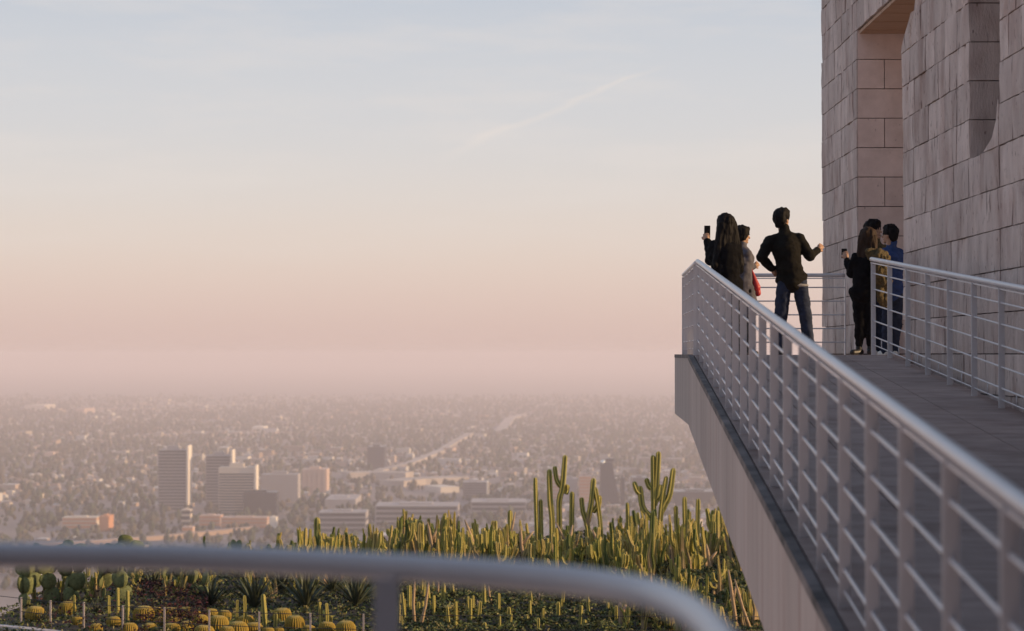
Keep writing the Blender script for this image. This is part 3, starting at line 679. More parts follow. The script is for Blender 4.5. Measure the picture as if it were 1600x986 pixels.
leaves('red_ground_cover', 'dark red low plants under the prickly pears', 2600, lambda x, y: (1.0 if 215 < upx(x, y) < 325 and y < 40 else .12 if 60 < upx(x, y) < 220 and y < 40 else 0) * max(0, .4 + noise.noise(Vector((x, y, 3)))), lambda x, y: .2, .035, M_cover, [(.07, .022, .028), (.05, .02, .024), (.04, .035, .025)])

# wire fence and white kerb at the lower left
M_wire = mat('dark wire', (.05, .045, .045), .6, .1); M_post = mat('pale fence post', (.5, .43, .4), .6, .08)
f_px = [(33, 933), (79, 938), (131, 941), (192, 946), (257, 949), (327, 953), (405, 956), (485, 958), (568, 959.5)]
fz = ZG + .5
fp = [G(u, v, fz) for u, v in f_px]; t = thing('wire_fence', 'low wire fence with pale posts in front of the barrel cacti', 'fence', (fp[0].x, fp[0].y, ZG)); o = Vector(t.location)
fpm = mesh('post', *box_vf(-.014, .014, -.014, .014, -.25, .5))
for p in fp: link('post', fpm, t, M_post, Vector((p.x, p.y, ZG)) - o)
ends = [fp[0] + Vector((-1.2, .9, 0))] + fp + [G(700, 960, fz), G(1000, 961, fz), G(1300, 962, fz)]
for h in (0, -.22): tube('wire', [p - o + Vector((0, 0, h - .02)) for p in ends], .006, t, M_wire, 5)
kp = [G(u, v, ZG + .08) for u, v in [(-120, 960), (-40, 969), (0, 975), (60, 981), (120, 988), (200, 999), (330, 1012), (520, 1022)]]
v, f = [], []
for i, p in enumerate(kp):
    q = p - Vector((0, .22, 0)); v += [p, q, q - Vector((0, 0, .6)), p - Vector((0, 0, .6))]
    if i: b = 4 * i; f += [(b - 4 + k, b + k, b + (k + 1) % 4, b - 4 + (k + 1) % 4) for k in range(4)]
f += [(0, 1, 2, 3), tuple(4 * (len(kp) - 1) + k for k in (3, 2, 1, 0))]
tag(link('kerb', mesh('kerb', v, f), None, mat('pale kerb stone', (.55, .48, .45), .8, .1, 3)), kind='structure')
# ------------------------------------------------------------------ the city on the plain
M_house = mat('small building walls and roofs', (1, 1, 1), .9, .06, .05, attr='Col')
M_leaf_far = mat('far street trees', (1, 1, 1), 1., .25, .2, attr='Col', spec=.1)
def colour_mesh(name, v, f, cols_per_face, smooth=False):
    me = bpy.data.meshes.new(name); me.from_pydata(v, [], f); me.update()
    ca = me.color_attributes.new('Col', 'FLOAT_COLOR', 'CORNER')
    tot = np.empty(len(me.polygons), np.int32); me.polygons.foreach_get('loop_total', tot)
    c = np.repeat(np.asarray(cols_per_face, np.float32), tot, axis=0)
    ca.data.foreach_set('color', np.concatenate([c, np.ones((len(c), 1), np.float32)], 1).ravel())
    return me
HB = np.array([(-.5, -.5, 0), (.5, -.5, 0), (.5, .5, 0), (-.5, .5, 0), (-.5, -.5, .68), (.5, -.5, .68), (.5, .5, .68), (-.5, .5, .68), (-.3, 0, 1), (.3, 0, 1)], float)
HFQ = [(0, 1, 5, 4), (1, 2, 6, 5), (2, 3, 7, 6), (3, 0, 4, 7), (4, 5, 9, 8), (6, 7, 8, 9), (5, 6, 9), (7, 4, 8)]
HB_flat = HB.copy(); HB_flat[4:8, 2] = 1; HB_flat[8:, 2] = .97
walls = np.array([(.62, .52, .42), (.5, .38, .3), (.7, .64, .56), (.42, .3, .22), (.58, .42, .33), (.74, .7, .66), (.36, .31, .28)])
roofs = np.array([(.22, .16, .13), (.32, .2, .15), (.5, .45, .42), (.15, .13, .13), (.62, .58, .55), (.27, .22, .2)])
# districts: streets and blocks on a grid turned a little, so rows of roofs form
def scatter(n, d0, d1, pad=1.06):
    d = np.sqrt(rng.uniform(d0 ** 2, d1 ** 2, n)); x = rng.uniform(-.255, .255 * .55, n) * d * pad
    return x, d
def dens(x, y):
    return np.array([noise.noise(Vector((a * .0014, b * .0014, 9))) + .5 * noise.noise(Vector((a * .005, b * .005, 4))) for a, b in zip(x, y)])
road_segs = []
solids = []                                               # (x0, x1, y0, y1) kept free of small houses
def free(x, y, m=12):
    ok = np.ones(len(x), bool)
    for (ax, ay, bx, by, w) in road_segs:                 # keep the roads clear, and the ground on their near side
        dx, dy = bx - ax, by - ay; t = np.clip(((x - ax) * dx + (y - ay) * dy) / (dx * dx + dy * dy), 0, 1)
        qx, qy = x - (ax + t * dx), y - (ay + t * dy); ok &= ~((np.abs(qx) < w) & (qy < w) & (qy > -w - 55))
    for a, b, c, e in solids: ok &= ~((x > a - m) & (x < b + m) & (y > c - m) & (y < e + m))
    return ok
M_band = mat('dark window band', (.035, .034, .042), .35, .2, .08); M_cream = mat('cream tower concrete', (.62, .53, .44), .8, .06, .05)
M_grey = mat('grey office concrete', (.36, .33, .33), .8, .08, .05); M_dark = mat('dark glass office', (.028, .03, .045), .3, .15, .06)
M_pink = mat('pink apartment stucco', (.55, .40, .33), .85, .08, .06); M_pale = mat('pale roof concrete', (.66, .58, .5), .85, .08, .03)
M_rust = mat('orange rust stucco', (.55, .26, .13), .85, .1, .06); M_wht = mat('white tower flank', (.78, .7, .6), .7, .04, .05)
def dist(v): return -ZC * F / (v - HZ)
def tower(name, label, u0, u1, vt, vb, depth, wall, band=M_band, storeys=0, flank=None, flank_px=0, flank_up=0, parapet=0, ribs=0, cat='building', slope=0):
    """front from pixel columns u0..u1, roof row vt, foot row vb; it stands on the plain"""
    d = dist(vb); s = d / F; x0, x1 = (u0 - CX) * s, (u1 - CX) * s; H = (vb - vt) * s; W = x1 - x0
    t = thing(name, label, cat, ((x0 + x1) / 2, d, ZC)); solids.append((x0, x1 + flank_px * s, d, d + depth))
    v, f = box_vf(-W / 2, W / 2, 0, depth, 0, H)
    if slope: v[5] = (v[5][0] - slope * s, 0, H); v[6] = (v[6][0] - slope * s, depth, H)
    link('wall', mesh('wall', v, f), t, wall)
    if storeys:
        h = H / (storeys + parapet)
        bm_ = mesh('window_band', *box_vf(-W / 2 * .965, W / 2 * .965, -.5, .5, 0, h * .56)); bm2 = mesh('window_band', *box_vf(-.5, .5, depth * .06, depth * .94, 0, h * .5))
        for i in range(storeys):
            link('window_band', bm_, t, band, (0, 0, i * h + h * .25))
            if not flank and i % 2 == 0: link('side_window_band', bm2, t, band, (W / 2, 0, i * h + h * .25))
    for i in range(ribs):
        x = -W / 2 + W * (i + .5) / ribs; link('balcony_stack', mesh('balcony_stack', *box_vf(x - W / ribs * .28, x + W / ribs * .28, -1.5, .5, 0, H * random.uniform(.94, 1.03))), t, wall)
    if flank: link('flank_wall', mesh('flank_wall', *box_vf(W / 2 + .2, W / 2 + flank_px * s * .5, -1.5, depth, 0, H + flank_up * s)), t, flank)
    v, f = box_vf(-W * .22, W * .18, depth * .3, depth * .7, H - .5, H + min(5, H * .08)); link('roof_plant', mesh('roof_plant', v, f), t, wall)
    return t
tower('office_tower', 'tallest striped office tower with a bright cream side, leftmost of the towers', 248, 292, 703, 797, 26, M_grey, storeys=19, flank=M_wht, flank_px=6, flank_up=7)
tower('office_tower', 'dark striped tower standing behind the squarer striped tower, with a thin cream fin', 322, 361, 712, 796, 22, M_grey, M_dark, storeys=18, flank=M_wht, flank_px=6, flank_up=9)
tower('office_tower', 'square striped office block with pale parapet and cream right edge', 342, 398, 730, 804, 22, M_cream, storeys=15, flank=M_wht, flank_px=6, flank_up=3, parapet=2)
tower('office_block', 'low dark blue glass office block in front of the striped towers', 381, 432, 769, 806, 26, M_dark, M_band, storeys=6)
tower('office_block', 'wide dull grey office slab right of the striped towers', 408, 466, 741, 790, 30, M_grey, M_grey, storeys=10)
tower('apartment_block', 'pink ribbed apartment block right of the grey office slab', 472, 511, 733, 772, 40, M_pink, ribs=5)
tower('office_tower', 'isolated dark square tower in the hazy middle distance', 574, 601, 698, 735, 60, M_dark)
tower('office_block', 'pale blue office block with a bright right edge left of the tall cacti', 723, 760, 753, 780, 40, M_grey, M_dark, storeys=7, flank=M_wht, flank_px=6)
tw = tower('office_tower', 'dark tower with a slanted shoulder seen between the tall cacti', 938, 969, 722, 790, 24, M_dark, slope=13)
bm = bmesh.new(); bmesh.ops.create_uvsphere(bm, u_segments=16, v_segments=10, radius=3.4); me = bpy.data.meshes.new('glint_dome'); bm.to_mesh(me); bm.free()
link('glint_dome', me, tw, mat('polished glint dome', (.95, .93, .85), .3, .02, metal=1.), (-9, 3, 52.5))  # polished sphere added to catch the sun as a glint
tower('office_block', 'dark lower wing joined to the right of the slanted tower', 969.5, 976, 746, 789, 24, M_dark)
tower('apartment_block', 'sunlit pink stepped apartment block left of the slanted tower', 905, 924, 744, 790, 30, M_pink, M_rust, storeys=9)
tower('apartment_block', 'small pink block seen behind the leftmost tall cactus', 862, 878, 742, 785, 30, M_pink, M_rust, storeys=8)
tower('office_block', 'dark block beside the small pink block behind the tall cacti', 880, 902, 748, 788, 30, M_grey)
tower('office_block', 'dim far block behind the many-armed tall cactus', 988, 1012, 746, 768, 50, M_dark)
tower('warehouse', 'long low dark building beside the ramp wall', 1052, 1125, 768, 790, 50, M_dark)
tower('office_block', 'long low striped office building behind the left thicket edge', 498, 572, 800, 832, 40, M_grey, M_dark, storeys=4)
tower('office_block', 'wide mauve low building behind the thicket centre', 586, 716, 790, 822, 60, M_grey, M_band, storeys=4)
tower('office_block', 'low parking building with pale parapet right of the mauve building', 736, 822, 784, 806, 60, M_grey, M_dark, storeys=3)
tower('apartment_block', 'small orange rust building at far left above the handrail', 156, 171, 806, 830, 26, M_rust, M_rust, storeys=3)
tower('apartment_block', 'long cream apartment row left of the orange building', 98, 152, 808, 826, 22, M_cream, M_rust, storeys=3)
tower('podium_building', 'narrow sunlit cream podium under the tallest tower', 284, 298, 796, 822, 14, M_cream, storeys=3)
tower('podium_building', 'pink garage block below the cream podium', 285, 302, 823, 838, 14, M_pink, M_rust, storeys=2)
tower('apartment_block', 'low brown apartment row in front of the striped towers', 312, 345, 805, 822, 20, M_pink, M_rust, storeys=3)
tower('apartment_block', 'broad low brownish apartment row in front of the dark glass block', 346, 418, 808, 825, 20, M_pink, M_rust, storeys=3)
tower('apartment_block', 'bright little pale block right of the dark glass block', 421, 432, 808, 828, 16, M_wht)
tower('warehouse', 'large bright white warehouse roof in the hazy distance above the towers', 394, 412, 667, 675, 90, M_wht)
tower('warehouse', 'long pale hall far away at upper left of the city', 38, 70, 633, 641, 160, M_pale)
tower('warehouse', 'pinkish far hall right of the long pale hall', 118, 132, 639, 647, 160, M_pink)
tower('apartment_block', 'pale double block standing alone in the left tree carpet', 70, 84, 707, 717, 40, M_pink)
tower('shopping_hall', 'wide pale parking roof between grey slab and thicket', 508, 556, 780, 795, 90, M_grey)
# elevated road decks and road cuts
m_road = 5
def road(name, px, w, h, m):
    pts = [G(u, v, ZC) for u, v in px]; v, f = [], []
    road_segs.extend((p.x, p.y, q.x, q.y, w / 2 + m_road) for p, q in zip(pts, pts[1:]))
    for i, p in enumerate(pts):
        t = (pts[min(i + 1, len(pts) - 1)] - pts[max(i - 1, 0)]).normalized(); n = Vector((t.y, -t.x, 0)) * w / 2
        v += [p - n + Vector((0, 0, .2)), p + n + Vector((0, 0, .2)), p + n + Vector((0, 0, h)), p - n + Vector((0, 0, h))]
        if i: b = 4 * i; f += [(b - 4 + k, b - 4 + (k + 1) % 4, b + (k + 1) % 4, b + k) for k in range(4)]
    e = 4 * (len(pts) - 1); f += [(3, 2, 1, 0), (e, e + 1, e + 2, e + 3)]
    o = link(name, mesh(name, v, f), None, m); tag(o, kind='structure'); return o
M_road = mat('pale freeway concrete', (.42, .36, .32), .9, .25, .02); M_cut = mat('salmon retaining wall', (.40, .28, .215), .9, .1, .02)
road('road', [(60, 858), (130, 853), (260, 843), (330, 836), (400, 829)], 12, 4.5, M_cut)
road('road', [(540, 747), (580, 746), (640, 747)], 40, 9, M_road)
road('road', [(612, 761), (650, 757), (720, 754)], 40, 9, M_road)
road('road', [(590, 742), (640, 729), (690, 708), (712, 693), (735, 681)], 15, 7, M_road)
road('road', [(782, 676), (790, 664), (798, 655), (815, 650)], 26, 5, M_road)
road('road', [(676, 769), (705, 768)], 50, 8, M_pale)

# small buildings: the 300 nearest as things, the rest as one mass
hx, hd = scatter(30000, 1650, 9800); dn = dens(hx, hd)
keep = free(hx, hd) & (rng.random(len(hx)) < np.clip((9200 - hd) / 6200, 0, 1)) & (dn + rng.uniform(-.35, .35, len(hx)) > -.05); hx, hd, dn = hx[keep], hd[keep], dn[keep]
big = rng.random(len(hx)) < (.03 + .10 * (dn > .35))
W_ = np.where(big, rng.uniform(15, 38, len(hx)), rng.uniform(6, 12, len(hx))); D_ = np.where(big, rng.uniform(10, 24, len(hx)), rng.uniform(6, 10, len(hx)))
H_ = np.where(big, rng.uniform(6, 12, len(hx)), rng.uniform(3.5, 6.5, len(hx))); A_ = rng.choice([0, R(90)], len(hx)) + R(-9) + rng.normal(0, .05, len(hx))
WC = walls[rng.integers(0, len(walls), len(hx))] * rng.uniform(.55, .98, (len(hx), 1)); RC = roofs[rng.integers(0, len(roofs), len(hx))] * rng.uniform(.8, 1.2, (len(hx), 1))
vpix = HZ + F * -ZC / hd; upix = CX + F * hx / hd
infr = (upix > 0) & (upix < 1150) & (vpix < 905)
order = np.argsort(hd); near = [i for i in order if infr[i] and (vpix[i] < 842 or upix[i] < 60)][:300]; nearset = set(near)
variants = []
for q in range(12):
    flat = q % 3 == 0; cw = walls[q % len(walls)]; cr = roofs[(q * 5 + 1) % len(roofs)]
    variants.append(colour_mesh('small_building', [tuple(x) for x in (HB_flat if flat else HB)], HFQ, [cw] * 4 + [cr] * 4))
    variants[-1].materials.append(M_house)
for i in near:
    o = link('small_building', variants[i % 12]); o.location = (hx[i], hd[i], ZC); o.scale = (W_[i], D_[i], H_[i]); o.rotation_euler.z = A_[i]
    uu = upix[i]; reg = next(b for a, b in ((90, 'at the far left edge of the city'), (175, 'left of the orange rust building'), (245, 'between the orange building and the tallest tower'), (320, 'near the foot of the tallest tower'), (435, 'near the square striped block'), (500, 'below the pink ribbed apartments'), (590, 'by the low striped office building'), (730, 'around the wide mauve building'), (850, 'around the low parking building'), (960, 'behind the forked tall cactus'), (2000, 'behind the many-armed cactus')) if uu < a)
    vq = i % 12; wname = ('cream', 'tan', 'off-white', 'brown', 'pinkish', 'white', 'grey')[vq % 7]; size = 'large' if W_[i] > 14 else 'mid-sized' if W_[i] > 9 else 'small'
    row = 'nearer' if vpix[i] > 800 else 'farther'
    tag(o, '%s, %s %s %s building %s' % (row, size, wname, 'flat-roofed' if vq % 3 == 0 else 'pitched-roof', reg), 'building', 'small buildings ' + reg)
rest = np.array([i for i in range(len(hx)) if i not in nearset])
bvx = np.where(big[rest][:, None, None], HB_flat[None], HB[None]) * np.stack([W_[rest], D_[rest], H_[rest]], 1)[:, None, :]
ca_, sa_ = np.cos(A_[rest])[:, None], np.sin(A_[rest])[:, None]
vx = np.stack([bvx[..., 0] * ca_ - bvx[..., 1] * sa_ + hx[rest][:, None], bvx[..., 0] * sa_ + bvx[..., 1] * ca_ + hd[rest][:, None], bvx[..., 2] + ZC], -1).reshape(-1, 3)
ff = [tuple(a + 10 * k for a in q) for k in range(len(rest)) for q in HFQ]
cc = np.concatenate([np.repeat(WC[rest][:, None], 4, 1), np.repeat(RC[rest][:, None], 4, 1)], 1).reshape(-1, 3)
o = link('distant_rooftops', colour_mesh('distant_rooftops', vx.tolist(), ff, cc), None, M_house)
tag(o, 'hazy carpet of countless small roofs stretching to the horizon', 'rooftops', kind='stuff')
# tree carpet
bm = bmesh.new(); bmesh.ops.create_icosphere(bm, subdivisions=1, radius=1); IV = np.array([v.co[:] for v in bm.verts]); IF = [tuple(v.index for v in fc.verts) for fc in bm.faces]; bm.free()
tx, td = scatter(56000, 1600, 9800); dn = dens(tx, td); keep = free(tx, td, 3) & (rng.random(len(tx)) < np.clip((9200 - td) / 6200, 0, 1)) & (dn + rng.uniform(-.5, .5, len(tx)) < .33); tx, td = tx[keep], td[keep]
n = len(tx); rad = rng.uniform(1.7, 4.2, n) * (1 + .00004 * td); hh = rng.uniform(.8, 1.7, n)
jit = 1 + rng.uniform(-.3, .3, (n, 12, 1))
vx = IV[None] * jit * rad[:, None, None]; vx[..., 2] *= hh[:, None]
vx += np.stack([tx, td, ZC + rad * hh * .9], 1)[:, None]
gcol = np.array([(.045, .055, .034), (.055, .062, .04), (.07, .064, .045), (.035, .042, .034), (.085, .07, .05)])[rng.integers(0, 5, n)] * rng.uniform(1.1, 1.9, (n, 1))
ff = [tuple(a + 12 * k for a in q) for k in range(n) for q in IF]
o = link('distant_trees', colour_mesh('distant_trees', vx.reshape(-1, 3).tolist(), ff, np.repeat(gcol, 20, 0)), None, M_leaf_far)
tag(o, 'carpet of far street trees between the city roofs', 'trees', kind='stuff')
# ------------------------------------------------------------------ people
def remeshed(name, shapes, voxel, m, parent=None, smooth=3, fold=0., freq=(9, 9, 6)):
    """tapered capsules ('c', p0, p1, r0, r1) and ellipsoids ('e', centre, radii[, rotation]) fused into one skin"""
    bm = bmesh.new()
    for s in shapes:
        if s[0] == 'c':
            p0, p1, r0, r1 = Vector(s[1]), Vector(s[2]), s[3], s[4]; ax = (p1 - p0); L = ax.length; rot = ax.to_track_quat('Z', 'Y').to_matrix().to_4x4() if L > 1e-6 else Matrix()
            ret = bmesh.ops.create_uvsphere(bm, u_segments=16, v_segments=10, radius=1)
            for v in ret['verts']:
                if v.co.z >= 0: v.co = Vector((v.co.x * r1, v.co.y * r1, v.co.z * r1 + L))
                else: v.co = v.co * r0
                v.co = (Matrix.Translation(p0) @ rot) @ v.co
        else:
            ret = bmesh.ops.create_uvsphere(bm, u_segments=20, v_segments=14, radius=1)
            rot = s[3].to_matrix().to_4x4() if len(s) > 3 else Matrix()
            mtx = Matrix.Translation(Vector(s[1])) @ rot @ Matrix.Diagonal((*s[2], 1))
            for v in ret['verts']: v.co = mtx @ v.co
    me = bpy.data.meshes.new(name); bm.to_mesh(me); bm.free()
    o = bpy.data.objects.new(name, me); C.objects.link(o)
    md = o.modifiers.new('r', 'REMESH'); md.mode = 'VOXEL'; md.voxel_size = voxel
    if smooth: sm = o.modifiers.new('s', 'SMOOTH'); sm.factor = .5; sm.iterations = smooth
    dg = bpy.context.evaluated_depsgraph_get(); new = bpy.data.meshes.new_from_object(o.evaluated_get(dg)); o.modifiers.clear(); o.data = new; bpy.data.meshes.remove(me)
    if fold:                                              # creases of the cloth, strands of the hair
        sd_ = random.uniform(0, 50); cs = [v.co + v.normal * fold * (noise.noise(Vector((v.co.x * freq[0] + sd_, v.co.y * freq[1], v.co.z * freq[2]))) + .5 * noise.noise(Vector((v.co.x * freq[0] * 2.3, v.co.y * freq[1] * 2.3 + sd_, v.co.z * freq[2] * 2.3)))) for v in new.vertices]
        for v, c_ in zip(new.vertices, cs): v.co = c_
    new.polygons.foreach_set('use_smooth', [True] * len(new.polygons)); new.materials.clear(); new.materials.append(m)
    if parent is not None: o.parent = parent
    return o
from mathutils import Euler
M_skin = mat('skin', (.42, .25, .17), .55, .06, 9); M_hair = mat('black hair', (.008, .007, .008), .7, .3, 40, .004, 90, stretch=(1, 1, .1), spec=.15); M_brown = mat('brown hair', (.035, .02, .013), .7, .3, 40, .004, 90, stretch=(1, 1, .1), spec=.2)
M_black = mat('black cloth', (.008, .008, .0095), .95, .25, 9, .010, 14, spec=.08); M_jeans = mat('blue jeans', (.03, .04, .072), .9, .3, 12, .010, 16, spec=.15); M_shoe = mat('black shoe', (.012, .012, .013), .5, .1)
M_olive = mat('olive fur', (.10, .075, .035), .95, .4, 30, .012, 60); M_bluej = mat('blue jacket', (.018, .05, .175), .8, .2, 10, .004, 20); M_slate = mat('slate coat', (.085, .085, .115), .85, .15, 9, .004, 18)
M_red = mat('red bag', (.42, .02, .03), .5, .12, 8); M_whiteshoe = mat('white shoe', (.75, .72, .68), .5, .05); M_grey_shirt = mat('grey shirt hem', (.25, .25, .26), .85, .1); M_phone = mat('phone', (.01, .01, .012), .25, .1)
M_jacket = mat('black brown jacket', (.012, .011, .0095), .9, .3, 9, .014, 13, spec=.15)
def hand(wrist, elbow, size=1., curl=.5, thumb=1):
    """palm, four bent fingers and a thumb beyond the wrist"""
    w, e = Vector(wrist), Vector(elbow); a = (w - e).normalized(); side = a.cross(Vector((0, 1, 0))); side = (side if side.length > .2 else a.cross(Vector((1, 0, 0)))).normalized(); nrm_ = side.cross(a)
    s = [('c', w, w + a * .045 * size, .026 * size, .034 * size), ('c', w + a * .05 * size - side * .018 * size, w + a * .06 * size + side * .02 * size, .02 * size, .02 * size)]
    for i, L in enumerate((.062, .074, .068, .052)):
        b = w + a * .075 * size + side * (i - 1.5) * .021 * size; m_ = b + a * L * .5 * size + nrm_ * curl * .018; t = m_ + a * L * .4 * size * (1 - curl * .5) + nrm_ * curl * .04 * size
        s += [('c', b, m_, .0095 * size, .009 * size), ('c', m_, t, .009 * size, .0075 * size)]
    b = w + a * .02 * size - side * .028 * size * thumb; m_ = b + a * .03 * size - side * .025 * size * thumb + nrm_ * .01; s += [('c', b, m_, .012 * size, .011 * size), ('c', m_, m_ + a * .03 * size + nrm_ * .012, .0105 * size, .008 * size)]
    return s
def person(label, u, d, J, H, look=0., look_x=0., tops=(), hair=None, hair_m=None, legs_m=None, top_m=None, shoe_m=None, coat=0., bulk=1., bare_ankle=0.):
    """J: joints in metres, x to the right, y away from the camera, z up, at the feet's midpoint; look: head turn, radians clockwise from straight away"""
    x = (u - CX) / F * d; k = H / 1.75
    Q = {a: Vector(b) for a, b in J.items()}
    hc = Q['head']; hq = Euler((look_x, 0, -look)); hm_ = hq.to_matrix()
    def hp(a, b, c): return hc + hm_ @ Vector((a * k, b * k, c * k))
    sh = [('e', hc + Vector((0, 0, .01 * k)), (.074 * k, .094 * k, .108 * k), hq), ('e', hp(0, .03, -.055), (.056 * k, .062 * k, .062 * k), hq), ('c', hp(0, .09, .0), hp(0, .112, -.03), .010 * k, .015 * k),
          ('e', hp(.077, -.005, -.012), (.012 * k, .02 * k, .032 * k), hq), ('e', hp(-.077, -.005, -.012), (.012 * k, .02 * k, .032 * k), hq), ('c', hp(-.02, .088, -.062), hp(.02, .088, -.062), .010 * k, .010 * k), ('e', hp(0, .078, -.095), (.026 * k, .024 * k, .02 * k), hq)]
    neck = Q['neck']; pel = Q['pelvis']; chest = pel.lerp(neck, .68)
    sh += [('c', neck - Vector((0, 0, .06 * k)), hc - Vector((0, -.0, .06 * k)), .062 * k, .056 * k)]
    body_t = [('e', chest, (.150 * k * bulk, .10 * k * bulk, .19 * k)), ('c', pel, chest, .128 * k * bulk, .13 * k * bulk), ('e', pel + Vector((0, 0, .02)), (.155 * k * bulk, .115 * k * bulk, .12 * k))]
    armL, armR, legs_ = {}, {}, {}
    for s in 'LR':
        S, E, W = Q['sh' + s], Q['el' + s], Q['wr' + s]
        body_t += [('c', neck - Vector((0, 0, .05 * k)), S, .05 * k, .052 * k)]
        sh += [('c', S, E, .05 * k, .04 * k), ('c', E, W, .039 * k, .026 * k)] + hand(W, E, k, thumb=1 if s == 'R' else -1)
        Hh, K, A = Q['hip' + s], Q['kn' + s], Q['an' + s]
        sh += [('c', Hh, K, .082 * k, .055 * k), ('c', K, K.lerp(A, .35), .052 * k, .054 * k), ('c', K.lerp(A, .35), A, .054 * k, .036 * k), ('c', A - Vector((0, 0, .03)), A + Vector(Q['toe' + s]) * k - Vector((0, 0, .045)), .03 * k, .022 * k)]
    sh += body_t
    body = remeshed('person', sh, .0075 * k, M_skin, None, 2); body.location = (x, d, -.012); tag(body, label, 'person')
    # clothes
    grow = .018
    t_sh = [(a[0], a[1], tuple(q + grow for q in a[2])) + tuple(a[3:]) if a[0] == 'e' else (a[0], a[1], a[2], a[3] + grow * .8, a[4] + grow * .8) for a in body_t]
    for s in 'LR':
        S, E, W = Q['sh' + s], Q['el' + s], Q['wr' + s]; t_sh += [('c', S, E, .070 * k * bulk, .058 * k * bulk), ('c', E, E.lerp(W, .94), .056 * k * bulk, .042 * k * bulk)]
    t_sh += [('c', neck - Vector((0, 0, .035 * k)), neck + Vector((0, 0, .035)), .078 * k, .068 * k)]
    if coat:
        t_sh += [('c', pel + Vector((-.05, 0, 0)), pel + Vector((-.07, 0, -coat)), .13 * k * bulk, .12 * k * bulk), ('c', pel + Vector((.05, 0, 0)), pel + Vector((.07, 0, -coat)), .13 * k * bulk, .12 * k * bulk), ('c', pel, pel + Vector((0, 0, -coat)), .13 * k * bulk, .12 * k * bulk)]
    remeshed('jacket', t_sh, .011, top_m, body, 2, .013, (8, 8, 13))
    l_sh = [('c', pel + Vector((-.055 * k, 0, -.02)), pel + Vector((.055 * k, 0, -.02)), .118 * k, .118 * k)]
    for s in 'LR':
        Hh, K, A = Q['hip' + s], Q['kn' + s], Q['an' + s]; e = K.lerp(A, 1 - bare_ankle)
        l_sh += [('c', Hh, K, .100 * k, .080 * k), ('c', K, K.lerp(A, .4), .078 * k, .074 * k), ('c', K.lerp(A, .4), e, .074 * k, (.068 if bare_ankle == 0 else .05) * k)]
    remeshed('trousers', l_sh, .011, legs_m, body, 2, .010, (9, 9, 15))
    for s in 'LR':
        A = Q['an' + s]; tv = Vector(Q['toe' + s]) * k
        remeshed('shoe', [('c', A + Vector((0, 0, -.045)) - tv * .25, A + tv * .95 + Vector((0, 0, -.05)), .046 * k, .042 * k), ('c', A + Vector((0, 0, -.045)), A + Vector((0, 0, .01)), .042 * k, .045 * k)], .008, shoe_m, body, 1)
    hs = []
    for h in hair(hp, k): hs.append(h if len(h) > 3 or h[0] == 'c' else (h[0], h[1], tuple(q * k for q in h[2]), hq))
    remeshed('hair', hs, .009, hair_m, body, 1, .012, (28, 28, 7))
    for sx in (-1, 1):
        o = link('eye', mesh('eye', *eye_vf()), body, M_phone, hp(sx * .032, .088, .012)); o.scale = (.011 * k,) * 3
    return body
def eye_vf():
    bm = bmesh.new(); bmesh.ops.create_icosphere(bm, subdivisions=1, radius=1); v = [t.co[:] for t in bm.verts]; f = [tuple(q.index for q in p.verts) for p in bm.faces]; bm.free(); return v, f
short_hair = lambda hp, k: [('e', hp(0, -.016, .045), (.100, .114, .094)), ('e', hp(0, -.052, .01), (.092, .066, .092)), ('e', hp(0, -.055, -.055), (.07, .042, .05)), ('e', hp(0, .05, .095), (.066, .055, .035)), ('e', hp(.02, .0, .118), (.05, .06, .03)), ('c', hp(-.05, -.02, .11), hp(-.02, .05, .125), .025 * k, .02 * k)]
bob_hair = lambda hp, k: [('e', hp(0, -.014, .03), (.1, .115, .104)), ('e', hp(0, -.055, -.03), (.085, .06, .09)), ('e', hp(-.055, -.0, -.04), (.035, .06, .085)), ('e', hp(.06, -.01, -.02), (.03, .055, .075)), ('e', hp(0, .06, .085), (.068, .045, .035))]
tousled = lambda hp, k: short_hair(hp, k) + [('c', hp(-.06 + .03 * i, -.03 + .03 * (i % 2), .09), hp(-.07 + .035 * i, -.02 + .03 * (i % 2), .118 + .006 * (i % 3)), .032 * k, .024 * k) for i in range(5)] + [('e', hp(0, -.07, -.03), (.075, .04, .06))]
def long_hair(length, spread):
    def h(hp, k):
        s = [('e', hp(0, -.02, .03), (.114, .122, .114)), ('e', hp(0, -.055, -.05), (.118, .085, .15))]
        for i in range(7):
            a = -1 + i / 3; s.append(('c', hp(a * .075, -.06, -.02), hp(a * spread, -.085, -length * (.86 + .14 * (1 - abs(a)))), .062 * k, .05 * k))
        return s
    return h
def J_(u0, d, pts, toes, dy={}):
    """joints from photo pixels, at distance d; dy: how far each lies beyond that distance"""
    s = d / F; o = {}
    for n, (u, v) in pts.items(): o[n] = ((u - u0) * s, dy.get(n, 0), (HZ - v) * s + .0)
    o['toeL'], o['toeR'] = toes
    return o
# man in the middle, back to the camera
dm = 24.6
J = J_(1238, dm, dict(head=(1223, 341), neck=(1226, 361), pelvis=(1237, 436), shL=(1203, 376), shR=(1249, 372), elL=(1189, 401), wrL=(1207, 418), elR=(1266, 399), wrR=(1279, 388),
      hipL=(1226, 442), hipR=(1250, 442), knL=(1220, 496), knR=(1259, 494), anL=(1221, 544), anR=(1265, 544)), ((-.05, .13, 0), (.07, .12, 0)), dict(elL=-.06, wrL=.05, elR=.02, wrR=.10, pelvis=.01, head=.03, knL=.03, knR=.02))
man = person('man in black jacket and blue jeans with back turned, hand on hip', 1238, dm, J, 1.76, .75, 0, hair=short_hair, hair_m=M_hair, legs_m=M_jeans, top_m=M_jacket, shoe_m=M_shoe, bulk=1.13)
remeshed('shirt_hem', [('e', (.055, 0, .835), (.145, .125, .035))], .01, M_grey_shirt, man, 1)
